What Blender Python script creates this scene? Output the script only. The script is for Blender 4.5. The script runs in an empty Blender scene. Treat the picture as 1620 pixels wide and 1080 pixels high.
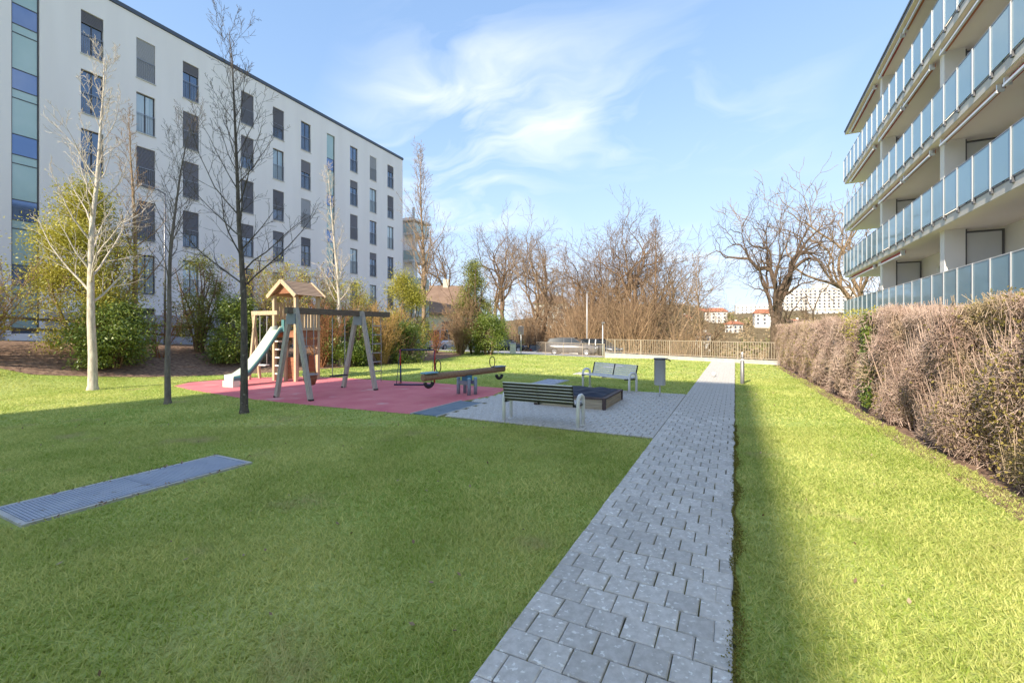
import bpy, math, random
import numpy as np
R = math.radians
rnd = random.Random(7)
scene = bpy.context.scene
C = scene.collection

# ------------------------------------------------------------------ camera, sky, sun, exposure
cd = bpy.data.cameras.new('camera'); cam = bpy.data.objects.new('camera', cd); C.objects.link(cam)
cam.location = (0, 0, 1.75); cam.rotation_euler = (R(90), 0, R(26.76))
cd.sensor_width = 36; cd.lens = 700 / 1620 * 36; cd.shift_y = -18 / 1620
cd.clip_start = .05; cd.clip_end = 3000
scene.camera = cam
SUN_AZ, SUN_EL = 11.0, 34.0            # sun stands behind the camera, 11 degrees to the left of the path axis
w = bpy.data.worlds.new('World'); scene.world = w; w.use_nodes = True
nt = w.node_tree; nt.nodes.clear()
def N(t, k, **kw):
    n = t.nodes.new(k)
    for a, b in kw.items(): setattr(n, a, b)
    return n
sky = N(nt, 'ShaderNodeTexSky', sky_type='NISHITA'); sky.sun_disc = False
sky.sun_elevation = R(SUN_EL); sky.sun_rotation = R(180 + SUN_AZ)
sky.altitude = 0; sky.air_density = .85; sky.dust_density = .25; sky.ozone_density = 1.0
tc = N(nt, 'ShaderNodeTexCoord')
# thin cirrus: streaked, warped noise on the direction projected to a high flat layer
sep = N(nt, 'ShaderNodeSeparateXYZ'); nt.links.new(tc.outputs['Generated'], sep.inputs[0])
zc = N(nt, 'ShaderNodeMath', operation='MAXIMUM'); nt.links.new(sep.outputs[2], zc.inputs[0]); zc.inputs[1].default_value = .03
za = N(nt, 'ShaderNodeMath', operation='ADD'); nt.links.new(zc.outputs[0], za.inputs[0]); za.inputs[1].default_value = .12
comb = N(nt, 'ShaderNodeCombineXYZ')
for i in (0, 1):
    dv = N(nt, 'ShaderNodeMath', operation='DIVIDE'); nt.links.new(sep.outputs[i], dv.inputs[0]); nt.links.new(za.outputs[0], dv.inputs[1])
    nt.links.new(dv.outputs[0], comb.inputs[i])
warp = N(nt, 'ShaderNodeTexNoise'); warp.inputs['Scale'].default_value = 1.1; warp.inputs['Detail'].default_value = 3
nt.links.new(comb.outputs[0], warp.inputs['Vector'])
wsub = N(nt, 'ShaderNodeVectorMath', operation='SUBTRACT'); nt.links.new(warp.outputs['Color'], wsub.inputs[0]); wsub.inputs[1].default_value = (.5, .5, .5)
wsc = N(nt, 'ShaderNodeVectorMath', operation='SCALE'); nt.links.new(wsub.outputs[0], wsc.inputs[0]); wsc.inputs['Scale'].default_value = 1.6
wadd = N(nt, 'ShaderNodeVectorMath', operation='ADD'); nt.links.new(comb.outputs[0], wadd.inputs[0]); nt.links.new(wsc.outputs[0], wadd.inputs[1])
cmap = N(nt, 'ShaderNodeMapping'); cmap.inputs['Rotation'].default_value = (0, 0, R(-30)); cmap.inputs['Scale'].default_value = (1.0, 2.3, 1); cmap.inputs['Location'].default_value = (3.1, 1.7, 0)
nt.links.new(wadd.outputs[0], cmap.inputs[0])
cn = N(nt, 'ShaderNodeTexNoise'); cn.inputs['Scale'].default_value = 1.3; cn.inputs['Detail'].default_value = 7; cn.inputs['Roughness'].default_value = .52
nt.links.new(cmap.outputs[0], cn.inputs['Vector'])
# broad patches in which the cirrus thickens
bn = N(nt, 'ShaderNodeTexNoise'); bn.inputs['Scale'].default_value = .55; bn.inputs['Detail'].default_value = 1
bmap = N(nt, 'ShaderNodeMapping'); bmap.inputs['Location'].default_value = (.35, 5.2, 0); nt.links.new(comb.outputs[0], bmap.inputs[0]); nt.links.new(bmap.outputs[0], bn.inputs['Vector'])
br = N(nt, 'ShaderNodeMapRange'); br.inputs[1].default_value = .45; br.inputs[2].default_value = .66; nt.links.new(bn.outputs[0], br.inputs[0])
cr = N(nt, 'ShaderNodeMapRange'); cr.inputs[1].default_value = .44; cr.inputs[2].default_value = .74; nt.links.new(cn.outputs[0], cr.inputs[0])
cmul = N(nt, 'ShaderNodeMath', operation='MULTIPLY'); nt.links.new(cr.outputs[0], cmul.inputs[0]); nt.links.new(br.outputs[0], cmul.inputs[1])
cm2 = N(nt, 'ShaderNodeMath', operation='MULTIPLY'); nt.links.new(cmul.outputs[0], cm2.inputs[0]); cm2.inputs[1].default_value = .95
mix = N(nt, 'ShaderNodeMix', data_type='RGBA'); nt.links.new(cm2.outputs[0], mix.inputs[0])
# soft shoulder over the whole sky so that the bright horizon keeps its colour: c*k / (1 + m*c)
sk1 = N(nt, 'ShaderNodeVectorMath', operation='MULTIPLY'); nt.links.new(sky.outputs[0], sk1.inputs[0]); sk1.inputs[1].default_value = (1.06, 1.24, 1.53)
sk2 = N(nt, 'ShaderNodeVectorMath', operation='MULTIPLY_ADD'); nt.links.new(sky.outputs[0], sk2.inputs[0]); sk2.inputs[1].default_value = (.52, .52, .52); sk2.inputs[2].default_value = (1, 1, 1)
sk3 = N(nt, 'ShaderNodeVectorMath', operation='DIVIDE'); nt.links.new(sk1.outputs[0], sk3.inputs[0]); nt.links.new(sk2.outputs[0], sk3.inputs[1])
nt.links.new(sk3.outputs[0], mix.inputs[6]); mix.inputs[7].default_value = (2.30, 2.34, 2.40, 1)
bg = N(nt, 'ShaderNodeBackground'); bg.inputs[1].default_value = .15; nt.links.new(mix.outputs[2], bg.inputs[0])
wo = N(nt, 'ShaderNodeOutputWorld'); nt.links.new(bg.outputs[0], wo.inputs[0])
sl = bpy.data.lights.new('sun', 'SUN'); sl.energy = 2.0; sl.angle = R(.55); sl.color = (1, .90, .72)
so = bpy.data.objects.new('sun', sl); C.objects.link(so); so.rotation_euler = (R(90 - SUN_EL), 0, -R(SUN_AZ)); so.location = (-10, -60, 50)
vs = scene.view_settings; vs.view_transform = 'Standard'; vs.look = 'None'; vs.exposure = 1.96; vs.gamma = 1; vs.use_curve_mapping = False

# ------------------------------------------------------------------ helpers
def link(o, parent=None):
    C.objects.link(o)
    if parent is not None: o.parent = parent
    return o
def tag(o, label=None, cat=None, group=None, kind=None):
    if label: o['label'] = label
    if cat: o['category'] = cat
    if group: o['group'] = group
    if kind: o['kind'] = kind
    return o
def thing(name, label, cat, loc=(0, 0, 0), rz=0, group=None):
    o = bpy.data.objects.new(name, None); link(o); o.location = loc; o.rotation_euler = (0, 0, rz); o.empty_display_size = .2
    return tag(o, label, cat, group)
def npmesh(name, v, f, mat=None, smooth=False):
    v = np.asarray(v, np.float32); f = np.asarray(f, np.int32); k = f.shape[1]
    m = bpy.data.meshes.new(name); m.vertices.add(len(v)); m.vertices.foreach_set('co', v.ravel())
    m.loops.add(f.size); m.loops.foreach_set('vertex_index', f.ravel())
    m.polygons.add(len(f)); m.polygons.foreach_set('loop_start', np.arange(0, f.size, k, dtype=np.int32))
    m.update(calc_edges=True)
    if smooth: m.polygons.foreach_set('use_smooth', np.ones(len(f), bool))
    if mat: m.materials.append(mat)
    return m
def obj(name, mesh, parent=None, loc=None, rot=None):
    o = bpy.data.objects.new(name, mesh); link(o, parent)
    if loc is not None: o.location = loc
    if rot is not None: o.rotation_euler = rot
    return o
class MB:
    def __init__(s): s.v = []; s.f = []; s.sm = []
    def add(s, v, f, smooth=False):
        n = len(s.v); s.v += [tuple(p) for p in v]
        s.f += [tuple(i + n for i in q) for q in f]; s.sm += [smooth] * len(f); return s
    def box(s, c, d, rz=0, ry=0, rx=0, ch=0):
        hx, hy, hz = d[0] / 2, d[1] / 2, d[2] / 2
        if ch:
            q = []
            for z, i in ((-hz, 0), (hz - ch, 0), (hz, ch)):
                q += [(-hx + i, -hy + i, z), (hx - i, -hy + i, z), (hx - i, hy - i, z), (-hx + i, hy - i, z)]
            f = [(3, 2, 1, 0), (8, 9, 10, 11)]
            for l in (0, 4):
                for i in range(4): f.append((l + i, l + (i + 1) % 4, l + 4 + (i + 1) % 4, l + 4 + i))
        else:
            q = [(x, y, z) for z in (-hz, hz) for x, y in ((-hx, -hy), (hx, -hy), (hx, hy), (-hx, hy))]
            f = [(3, 2, 1, 0), (4, 5, 6, 7), (0, 1, 5, 4), (1, 2, 6, 5), (2, 3, 7, 6), (3, 0, 4, 7)]
        o = []
        for x, y, z in q:
            if rx: y, z = y * math.cos(rx) - z * math.sin(rx), y * math.sin(rx) + z * math.cos(rx)
            if ry: x, z = x * math.cos(ry) + z * math.sin(ry), -x * math.sin(ry) + z * math.cos(ry)
            if rz: x, y = x * math.cos(rz) - y * math.sin(rz), x * math.sin(rz) + y * math.cos(rz)
            o.append((x + c[0], y + c[1], z + c[2]))
        return s.add(o, f)
    def b(s, x0, x1, y0, y1, z0, z1, ch=0): return s.box(((x0 + x1) / 2, (y0 + y1) / 2, (z0 + z1) / 2), (x1 - x0, y1 - y0, z1 - z0), ch=ch)
    def bar(s, p, q, w, h=None):                 # square bar from p to q
        h = h or w; p = np.array(p, float); q = np.array(q, float); d = q - p; d /= np.linalg.norm(d)
        a = np.cross(d, (0, 0, 1)); a = np.array((1., 0, 0)) if np.linalg.norm(a) < 1e-3 else a / np.linalg.norm(a); u = np.cross(a, d)
        v = [e + a * i * w / 2 + u * j * h / 2 for e in (p, q) for i, j in ((-1, -1), (1, -1), (1, 1), (-1, 1))]
        return s.add(v, [(3, 2, 1, 0), (4, 5, 6, 7), (0, 1, 5, 4), (1, 2, 6, 5), (2, 3, 7, 6), (3, 0, 4, 7)])
    def tube(s, pts, rad, n=8, cap=True, closed=False):
        P = [np.array(p, float) for p in pts]; L = len(P); rad = rad if hasattr(rad, '__len__') else [rad] * L; v = []
        ref = None
        for i in range(L):
            d = (P[(i + 1) % L] - P[i - 1]) if closed else P[min(i + 1, L - 1)] - P[max(i - 1, 0)]
            d = d / (np.linalg.norm(d) + 1e-9)
            if ref is None: ref = np.array((1., 0, 0)) if abs(d[0]) < .8 else np.array((0, 1., 0))
            a = np.cross(d, ref); a /= np.linalg.norm(a) + 1e-9; u = np.cross(d, a); ref = np.cross(a, d) if not closed else ref
            for k in range(n):
                t = 2 * math.pi * k / n; v.append(P[i] + (a * math.cos(t) + u * math.sin(t)) * rad[i])
        f = []
        for i in range(L if closed else L - 1):
            for k in range(n):
                A = i * n; B = ((i + 1) % L) * n; f.append((A + k, A + (k + 1) % n, B + (k + 1) % n, B + k))
        s.add(v, f, True)
        if cap and not closed:
            n0 = len(s.v) - len(v)
            s.f.append(tuple(n0 + k for k in range(n))[::-1]); s.sm.append(False)
            s.f.append(tuple(n0 + (L - 1) * n + k for k in range(n))); s.sm.append(False)
        return s
    def lathe(s, prof, n=20, c=(0, 0, 0)):
        v = [(c[0] + r * math.cos(2 * math.pi * k / n), c[1] + r * math.sin(2 * math.pi * k / n), c[2] + z) for r, z in prof for k in range(n)]
        f = [(i * n + k, i * n + (k + 1) % n, (i + 1) * n + (k + 1) % n, (i + 1) * n + k) for i in range(len(prof) - 1) for k in range(n)]
        s.add(v, f, True); return s
    def prism(s, poly, z0, z1):
        n = len(poly); v = [(x, y, z0) for x, y in poly] + [(x, y, z1) for x, y in poly]
        return s.add(v, [tuple(range(n))[::-1], tuple(range(n, 2 * n))] + [(i, (i + 1) % n, n + (i + 1) % n, n + i) for i in range(n)])
    def mesh(s, name, mat):
        m = bpy.data.meshes.new(name); m.from_pydata(s.v, [], s.f); m.polygons.foreach_set('use_smooth', s.sm)
        if mat: m.materials.append(mat)
        m.update(); return m
    def build(s, name, mat, parent=None, loc=None, rot=None): return obj(name, s.mesh(name, mat), parent, loc, rot)

# ------------------------------------------------------------------ materials
def mat(name, c1, c2=None, scale=6, rough=.7, bump=0, bscale=None, metal=0, island=0, objr=0, spec=.5, trans=0, detail=5, stretch=None, wave=None, lo=.35, hi=.65, spots=None):
    m = bpy.data.materials.new(name); m.use_nodes = True; t = m.node_tree; p = t.nodes['Principled BSDF']
    p.inputs['Roughness'].default_value = rough; p.inputs['Metallic'].default_value = metal; p.inputs['Specular IOR Level'].default_value = spec
    tcd = N(t, 'ShaderNodeTexCoord'); vec = tcd.outputs['Object']
    if stretch:
        mp = N(t, 'ShaderNodeMapping'); mp.inputs['Scale'].default_value = stretch; t.links.new(vec, mp.inputs[0]); vec = mp.outputs[0]
    col = None
    if c2 is not None:
        n = N(t, 'ShaderNodeTexNoise'); n.inputs['Scale'].default_value = scale; n.inputs['Detail'].default_value = detail; t.links.new(vec, n.inputs['Vector'])
        mr = N(t, 'ShaderNodeMapRange'); mr.inputs[1].default_value = lo; mr.inputs[2].default_value = hi; t.links.new(n.outputs[0], mr.inputs[0])
        fac = mr.outputs[0]
        if island:
            g = N(t, 'ShaderNodeNewGeometry'); mm = N(t, 'ShaderNodeMix'); mm.inputs[0].default_value = island
            t.links.new(fac, mm.inputs[2]); t.links.new(g.outputs['Random Per Island'], mm.inputs[3]); fac = mm.outputs[0]
        mx = N(t, 'ShaderNodeMix', data_type='RGBA'); mx.inputs[6].default_value = (*c1, 1); mx.inputs[7].default_value = (*c2, 1); t.links.new(fac, mx.inputs[0]); col = mx.outputs[2]
    else:
        rg = N(t, 'ShaderNodeRGB'); rg.outputs[0].default_value = (*c1, 1); col = rg.outputs[0]
    if spots:                                   # (colour, scale, lo, hi)
        sn = N(t, 'ShaderNodeTexNoise'); sn.inputs['Scale'].default_value = spots[1]; sn.inputs['Detail'].default_value = 6; t.links.new(tcd.outputs['Object'], sn.inputs['Vector'])
        if objr:
            oi2 = N(t, 'ShaderNodeObjectInfo'); va = N(t, 'ShaderNodeVectorMath', operation='SCALE'); va.inputs[0].default_value = (37, 91, 53); t.links.new(oi2.outputs['Random'], va.inputs['Scale'])
            vb = N(t, 'ShaderNodeVectorMath', operation='ADD'); t.links.new(va.outputs[0], vb.inputs[0]); t.links.new(tcd.outputs['Object'], vb.inputs[1]); t.links.new(vb.outputs[0], sn.inputs['Vector'])
        sr = N(t, 'ShaderNodeMapRange'); sr.inputs[1].default_value = spots[2]; sr.inputs[2].default_value = spots[3]; t.links.new(sn.outputs[0], sr.inputs[0])
        sx = N(t, 'ShaderNodeMix', data_type='RGBA'); t.links.new(sr.outputs[0], sx.inputs[0]); t.links.new(col, sx.inputs[6]); sx.inputs[7].default_value = (*spots[0], 1); col = sx.outputs[2]
    if objr:
        oi = N(t, 'ShaderNodeObjectInfo'); mr2 = N(t, 'ShaderNodeMapRange'); mr2.inputs[3].default_value = 1 - objr; mr2.inputs[4].default_value = 1 + objr; t.links.new(oi.outputs['Random'], mr2.inputs[0])
        vm = N(t, 'ShaderNodeVectorMath', operation='SCALE'); t.links.new(col, vm.inputs[0]); t.links.new(mr2.outputs[0], vm.inputs['Scale']); col = vm.outputs[0]
    t.links.new(col, p.inputs['Base Color'])
    if bump:
        bnz = N(t, 'ShaderNodeTexNoise'); bnz.inputs['Scale'].default_value = bscale or scale * 3; bnz.inputs['Detail'].default_value = 6; t.links.new(vec, bnz.inputs['Vector'])
        bp = N(t, 'ShaderNodeBump'); bp.inputs['Strength'].default_value = bump; bp.inputs['Distance'].default_value = .02; t.links.new(bnz.outputs[0], bp.inputs['Height']); t.links.new(bp.outputs[0], p.inputs['Normal'])
    if trans:
        tr = N(t, 'ShaderNodeBsdfTranslucent'); t.links.new(col, tr.inputs[0]); ms = N(t, 'ShaderNodeMixShader'); ms.inputs[0].default_value = trans
        t.links.new(p.outputs[0], ms.inputs[1]); t.links.new(tr.outputs[0], ms.inputs[2]); t.links.new(ms.outputs[0], t.nodes['Material Output'].inputs[0])
    return m
M = {}
M['lawn_soil'] = mat('lawn_soil', (.065, .10, .022), (.13, .15, .035), .9, .95, .5, 40)
M['grass'] = mat('grass_blade', (.29, .40, .05), (.84, .80, .31), .8, .6, island=.68, trans=.4, spec=.25, detail=9, lo=.38, hi=.64, spots=((.60, .52, .27), 1.1, .60, .76))
M['paver'] = mat('paver_concrete', (.52, .49, .45), (.65, .615, .575), 28, .85, .35, 140, objr=.12, spots=((.86, .84, .80), 30, .60, .66))
M['joint'] = mat('moss_joint', (.07, .06, .03), (.27, .235, .055), 6, .95, .6, 60)
M['moss'] = mat('moss', (.13, .12, .015), (.24, .21, .04), 20, .95, island=.6)
M['red'] = mat('red_rubber', (.66, .16, .19), (.74, .23, .24), 1.3, .9, .25, 150, spots=((.76, .52, .47), 1.4, .60, .80))
M['mat_blue'] = mat('blue_rubber', (.15, .20, .25), (.20, .25, .30), 4, .85, .2, 120)
M['kerbc'] = mat('concrete_edge', (.42, .41, .40), (.55, .54, .51), 5, .9, .2, 60)
M['sandc'] = mat('sandy_dust', (.36, .35, .34), (.45, .43, .40), 3, .95)
M['asphalt'] = mat('pale_asphalt', (.38, .36, .35), (.47, .45, .43), 2, .9, .1, 80)
M['mulch'] = mat('bark_mulch', (.15, .085, .06), (.34, .22, .15), 9, .95, .9, 50)
M['plaster'] = mat('white_plaster', (.85, .785, .785), (.90, .835, .835), 1.1, .9, .08, 120, stretch=(1, 1, .12))
M['plinth'] = mat('grey_plinth', (.36, .34, .37), (.41, .39, .41), 1.5, .9, .1, 60)
M['roofmetal'] = mat('roof_edge_metal', (.10, .11, .13), rough=.45, metal=.6)
M['frame_dark'] = mat('dark_window_frame', (.07, .065, .075), rough=.5)
M['pane'] = mat('window_glass', (.22, .27, .34), (.14, .17, .23), .6, .06, metal=.75, objr=.35)
M['pane_curtain'] = mat('curtained_glass', (.34, .42, .47), (.50, .56, .60), 9, .10, metal=.25, stretch=(1, 1, .03), objr=.12)
M['blind_dark'] = mat('brown_grey_blind', (.20, .185, .21), rough=.5, objr=.2)
M['blind_light'] = mat('pale_grey_blind', (.42, .41, .44), rough=.5, objr=.1)
M['rail_metal'] = mat('galvanised_railing', (.30, .30, .33), rough=.4, metal=.6)
M['teal'] = mat('teal_glass', (.40, .51, .49), (.46, .56, .54), .8, .2, metal=.25)
M['blueglass'] = mat('blue_glass', (.17, .23, .37), (.22, .28, .42), .8, .06, metal=.7)
M['rb_wall'] = mat('balcony_render', (.84, .80, .77), (.88, .83, .80), 1, .9)
M['rb_soffit'] = mat('soffit_paint', (.88, .77, .72), (.90, .80, .75), .8, .9)
M['rb_fascia'] = mat('concrete_fascia', (.58, .55, .53), (.64, .61, .58), 1.2, .8)
M['rb_dark'] = mat('dark_metal_edge', (.12, .12, .135), rough=.5, metal=.3)
M['white_metal'] = mat('white_aluminium', (.72, .72, .75), rough=.35, metal=.2)
M['post_grey'] = mat('grey_aluminium', (.50, .51, .54), rough=.4, metal=.2)
M['awning_red'] = mat('red_awning_cloth', (.36, .045, .03), rough=.8)
M['awning_orange'] = mat('orange_awning_cloth', (.46, .16, .06), rough=.8)
M['divider'] = mat('white_divider', (.63, .63, .65), (.67, .67, .69), 1, .6)
M['wood_lit'] = mat('lit_pine', (.46, .345, .22), (.58, .46, .32), 12, .75, .2, 60, stretch=(3, 3, .4))  # warm sunlight on the tower is put into this wood colour
M['wood_red'] = mat('red_brown_board', (.27, .105, .055), (.34, .15, .08), 9, .75, .2, 60, stretch=(.6, 1, 4), objr=.12)
M['wood_roof'] = mat('brown_roof_board', (.33, .215, .15), (.42, .29, .20), 9, .8, .2, 60, stretch=(4, .5, 4), objr=.12)
M['wood_grey'] = mat('shade_grey_wood', (.40, .37, .335), (.52, .49, .44), 12, .85, .3, 60, stretch=(3, 3, .5))  # grey of the frame standing in shade, put into its colour
M['wood_dark'] = mat('weathered_dark_beam', (.13, .10, .075), (.20, .16, .12), 12, .85, .3, 60, stretch=(3, .5, 3))
M['log'] = mat('seesaw_log', (.26, .16, .09), (.36, .24, .15), 6, .8, .3, 50, stretch=(3, .3, 3))
M['slide'] = mat('pale_green_slide', (.62, .68, .56), (.68, .74, .63), 1, .3)
M['slide_side'] = mat('teal_slide_side', (.10, .24, .25), rough=.35)
M['rope'] = mat('grey_rope', (.42, .40, .40), rough=.8)
M['steel_b'] = mat('blue_grey_steel', (.24, .28, .35), (.28, .32, .39), 3, .5, metal=.2)
M['blue_pl'] = mat('blue_plastic', (.06, .22, .36), rough=.35)
M['cyan_pl'] = mat('cyan_plastic', (.20, .42, .52), rough=.4)
M['tyre'] = mat('black_rubber', (.02, .02, .024), (.035, .035, .04), 8, .75)
M['red_m'] = mat('red_painted_tube', (.48, .045, .035), rough=.4)
M['navy_m'] = mat('navy_tube', (.035, .05, .12), rough=.4)
M['white_p'] = mat('white_paint', (.86, .86, .85), (.80, .80, .79), 5, .45)
M['stainless'] = mat('stainless_slat', (.80, .80, .81), (.70, .70, .72), 5, .3, metal=.6, stretch=(.3, 6, 6))
M['bench_grey'] = mat('pale_grey_slat', (.74, .72, .70), (.80, .78, .76), 5, .55, stretch=(.3, 6, 6))
M['slat_dark'] = mat('dark_slat_back', (.05, .045, .04), rough=.5)
M['dark_m'] = mat('dark_metal', (.035, .035, .04), rough=.45, metal=.5)
M['tarp'] = mat('navy_tarp', (.010, .014, .034), (.018, .024, .05), 4, .6, spec=.25)
M['sbwood'] = mat('pale_sandbox_plank', (.38, .31, .23), (.48, .41, .31), 6, .8, .2, 50, stretch=(.5, .5, 5))
M['sbdark'] = mat('dark_brown_rim', (.07, .045, .045), (.12, .085, .08), 9, .7)
M['bin'] = mat('bin_steel', (.58, .585, .60), (.66, .665, .67), 4, .4, metal=.2, stretch=(6, 6, .4))
M['bollard'] = mat('bollard_steel', (.24, .23, .24), rough=.4, metal=.4)
M['grate'] = mat('galvanised_grating', (.36, .41, .52), (.44, .49, .58), 3, .5, metal=.2, spots=((.24, .22, .20), 9, .64, .75))
M['hole'] = mat('shaft_shade', (.12, .13, .15), rough=.9)
M['ball'] = mat('white_ball', (.75, .75, .74), rough=.5)
M['leaf_dead'] = mat('dead_leaf', (.16, .09, .05), (.42, .32, .22), 3, .8, island=.9)
M['bark_pale'] = mat('pale_bark', (.46, .39, .32), (.68, .60, .51), 9, .9, .4, 40, stretch=(2, 2, .6))
M['bark_grey'] = mat('grey_bark', (.14, .115, .10), (.22, .185, .16), 12, .9, .4, 40, stretch=(2, 2, .6))
M['bark_shaded'] = mat('shaded_bark', (.075, .06, .052), (.14, .115, .095), 12, .9, .4, 40, stretch=(2, 2, .6), spots=((.32, .29, .25), 14, .60, .72))  # the block's shade is put into this bark colour; pale spots are lichen
M['bark_oak'] = mat('oak_bark', (.095, .06, .042), (.18, .125, .09), 5, .9, .5, 30)
M['bark_brown'] = mat('brown_bark', (.15, .09, .055), (.25, .165, .105), 6, .9, .4, 30)
M['bark_tan'] = mat('tan_bark', (.25, .165, .10), (.37, .26, .17), 6, .9)
M['twig_tan'] = mat('tan_twigs', (.26, .16, .09), (.42, .28, .17), 2, .9, island=.6)
M['twig_rust'] = mat('rust_twigs', (.25, .10, .045), (.42, .20, .09), 2, .9, island=.6)
M['twig_gold'] = mat('golden_twigs', (.42, .24, .08), (.55, .36, .15), 2, .9, island=.6)
M['laurel'] = mat('laurel_leaf', (.07, .13, .022), (.28, .33, .06), 1.4, .42, island=.6, trans=.2, spec=.6)
M['ever_y'] = mat('yellow_green_leaf', (.30, .30, .04), (.62, .54, .10), 1.2, .5, island=.6, trans=.3)
M['ever_g'] = mat('evergreen_leaf', (.12, .15, .028), (.36, .35, .07), 1.4, .5, island=.6, trans=.25)
M['hedge_twig'] = mat('hedge_twigs', (.34, .21, .17), (.78, .60, .50), .9, .9, island=.65, spots=((.48, .39, .18), .8, .56, .74))
M['hedge_leaf'] = mat('hedge_leaf', (.20, .17, .035), (.42, .33, .10), 1.6, .7, island=.7, trans=.25)
M['hedge_fill'] = mat('hedge_fill', (.055, .032, .024), (.11, .07, .05), 5, 1, .8, 20)

# ------------------------------------------------------------------ terrain
def sm(t): t = np.clip(t, 0, 1); return t * t * (3 - 2 * t)
def Z(x, y):
    x = np.asarray(x, float); y = np.asarray(y, float)
    zr = 1.3 - .052 * (np.clip(y, -6, 62) - 7)
    zp = zr - .02 * np.clip(x + 22, 0, 25)
    lawn = zp * sm((y - 21) / 10) * sm((-3 - x) / 6)
    sx = sm((-16.8 - x) / 6.2)
    z = lawn * (1 - sx) + zr * sx
    ys = (28.5 - .4 * (np.clip(x, -8, 30) - 1.8)) * (1 - sm((-6 - x) / 5)) + 48 * sm((-6 - x) / 5)
    z = z - 10 * sm((y - ys) / 45) * (1 - .75 * sm((-14 - x) / 25))
    z = z + 3.0 * sm((-15 - x) / 25) * sm((y - 50) / 25)
    dist = np.sqrt(x * x + y * y)
    z = z + 27 * sm((dist - 150) / 330) * (.35 + .65 * sm((x + 210) / 130)) + 2.5 * np.sin(x * .021) * np.sin(y * .017) * sm((dist - 120) / 100)
    z = z + 2.3 * sm((x - 3.6) / 2.5) * (1 - sm((y - 30) / 8))       # raised ground behind the hedge
    return z
def axis(parts): return np.unique(np.concatenate([np.arange(a, b, s) for a, b, s in parts]))
gx = axis([(-900, -120, 30), (-120, -40, 5), (-40, 12, .5), (12, 60, 4), (60, 930, 30)])
gy = axis([(-150, -20, 10), (-20, 50, .7), (50, 140, 4), (140, 560, 14), (560, 1300, 60)])
GX, GY = np.meshgrid(gx, gy); gv = np.stack([GX, GY, Z(GX, GY)], -1).reshape(-1, 3)
ii = np.arange(len(gy) - 1)[:, None] * len(gx) + np.arange(len(gx) - 1)[None, :]; ii = ii.ravel()
gm = npmesh('ground', gv, np.stack([ii, ii + 1, ii + 1 + len(gx), ii + len(gx)], 1), None, True)
g_m = bpy.data.materials.new('ground_grass'); g_m.use_nodes = True; t = g_m.node_tree; p = t.nodes['Principled BSDF']; p.inputs['Roughness'].default_value = .95; p.inputs['Specular IOR Level'].default_value = .1
tcd = N(t, 'ShaderNodeTexCoord'); n1 = N(t, 'ShaderNodeTexNoise'); n1.inputs['Scale'].default_value = .35; n1.inputs['Detail'].default_value = 8; t.links.new(tcd.outputs['Object'], n1.inputs[0])
m1 = N(t, 'ShaderNodeMix', data_type='RGBA'); m1.inputs[6].default_value = (.33, .45, .09, 1); m1.inputs[7].default_value = (.50, .53, .18, 1)
mr = N(t, 'ShaderNodeMapRange'); mr.inputs[1].default_value = .35; mr.inputs[2].default_value = .65; t.links.new(n1.outputs[0], mr.inputs[0]); t.links.new(mr.outputs[0], m1.inputs[0])
n2 = N(t, 'ShaderNodeTexNoise'); n2.inputs['Scale'].default_value = .03; n2.inputs['Detail'].default_value = 6; t.links.new(tcd.outputs['Object'], n2.inputs[0])
m2 = N(t, 'ShaderNodeMix', data_type='RGBA'); m2.inputs[6].default_value = (.16, .12, .06, 1); m2.inputs[7].default_value = (.22, .16, .09, 1); t.links.new(n2.outputs[0], m2.inputs[0])
sp = N(t, 'ShaderNodeSeparateXYZ'); t.links.new(tcd.outputs['Object'], sp.inputs[0]); mr3 = N(t, 'ShaderNodeMapRange'); mr3.inputs[1].default_value = 85; mr3.inputs[2].default_value = 130; t.links.new(sp.outputs[1], mr3.inputs[0])
m3 = N(t, 'ShaderNodeMix', data_type='RGBA'); t.links.new(mr3.outputs[0], m3.inputs[0]); t.links.new(m1.outputs[2], m3.inputs[6]); t.links.new(m2.outputs[2], m3.inputs[7]); t.links.new(m3.outputs[2], p.inputs['Base Color'])
bz = N(t, 'ShaderNodeTexNoise'); bz.inputs['Scale'].default_value = 45; bz.inputs['Detail'].default_value = 4; t.links.new(tcd.outputs['Object'], bz.inputs[0]); bp = N(t, 'ShaderNodeBump'); bp.inputs['Strength'].default_value = .8; bp.inputs['Distance'].default_value = .04; t.links.new(bz.outputs[0], bp.inputs['Height']); t.links.new(bp.outputs[0], p.inputs['Normal'])
gm.materials.append(g_m)
tag(obj('ground', gm), kind='structure')
def sheet(name, poly, m, dz, step=.5, thick=0):
    """a sheet over the terrain, clipped to a polygon by a fine grid"""
    import bmesh
    bm = bmesh.new(); f = bm.faces.new([bm.verts.new((x, y, 0)) for x, y in poly])
    xs = [p[0] for p in poly]; ys = [p[1] for p in poly]
    for a, lo, hi in ((0, min(xs), max(xs)), (1, min(ys), max(ys))):
        k = math.floor(lo / step) * step + step
        while k < hi:
            co = (k, 0, 0) if a == 0 else (0, k, 0); no = (1, 0, 0) if a == 0 else (0, 1, 0)
            bmesh.ops.bisect_plane(bm, geom=bm.verts[:] + bm.edges[:] + bm.faces[:], plane_co=co, plane_no=no); k += step
    for v in bm.verts: v.co.z = float(Z(v.co.x, v.co.y)) + dz
    bm.normal_update()
    if bm.faces and bm.faces[:][0].normal.z < 0: bmesh.ops.reverse_faces(bm, faces=bm.faces[:])
    me = bpy.data.meshes.new(name); bm.to_mesh(me); bm.free(); me.materials.append(m)
    return tag(obj(name, me), kind='structure')
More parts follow.
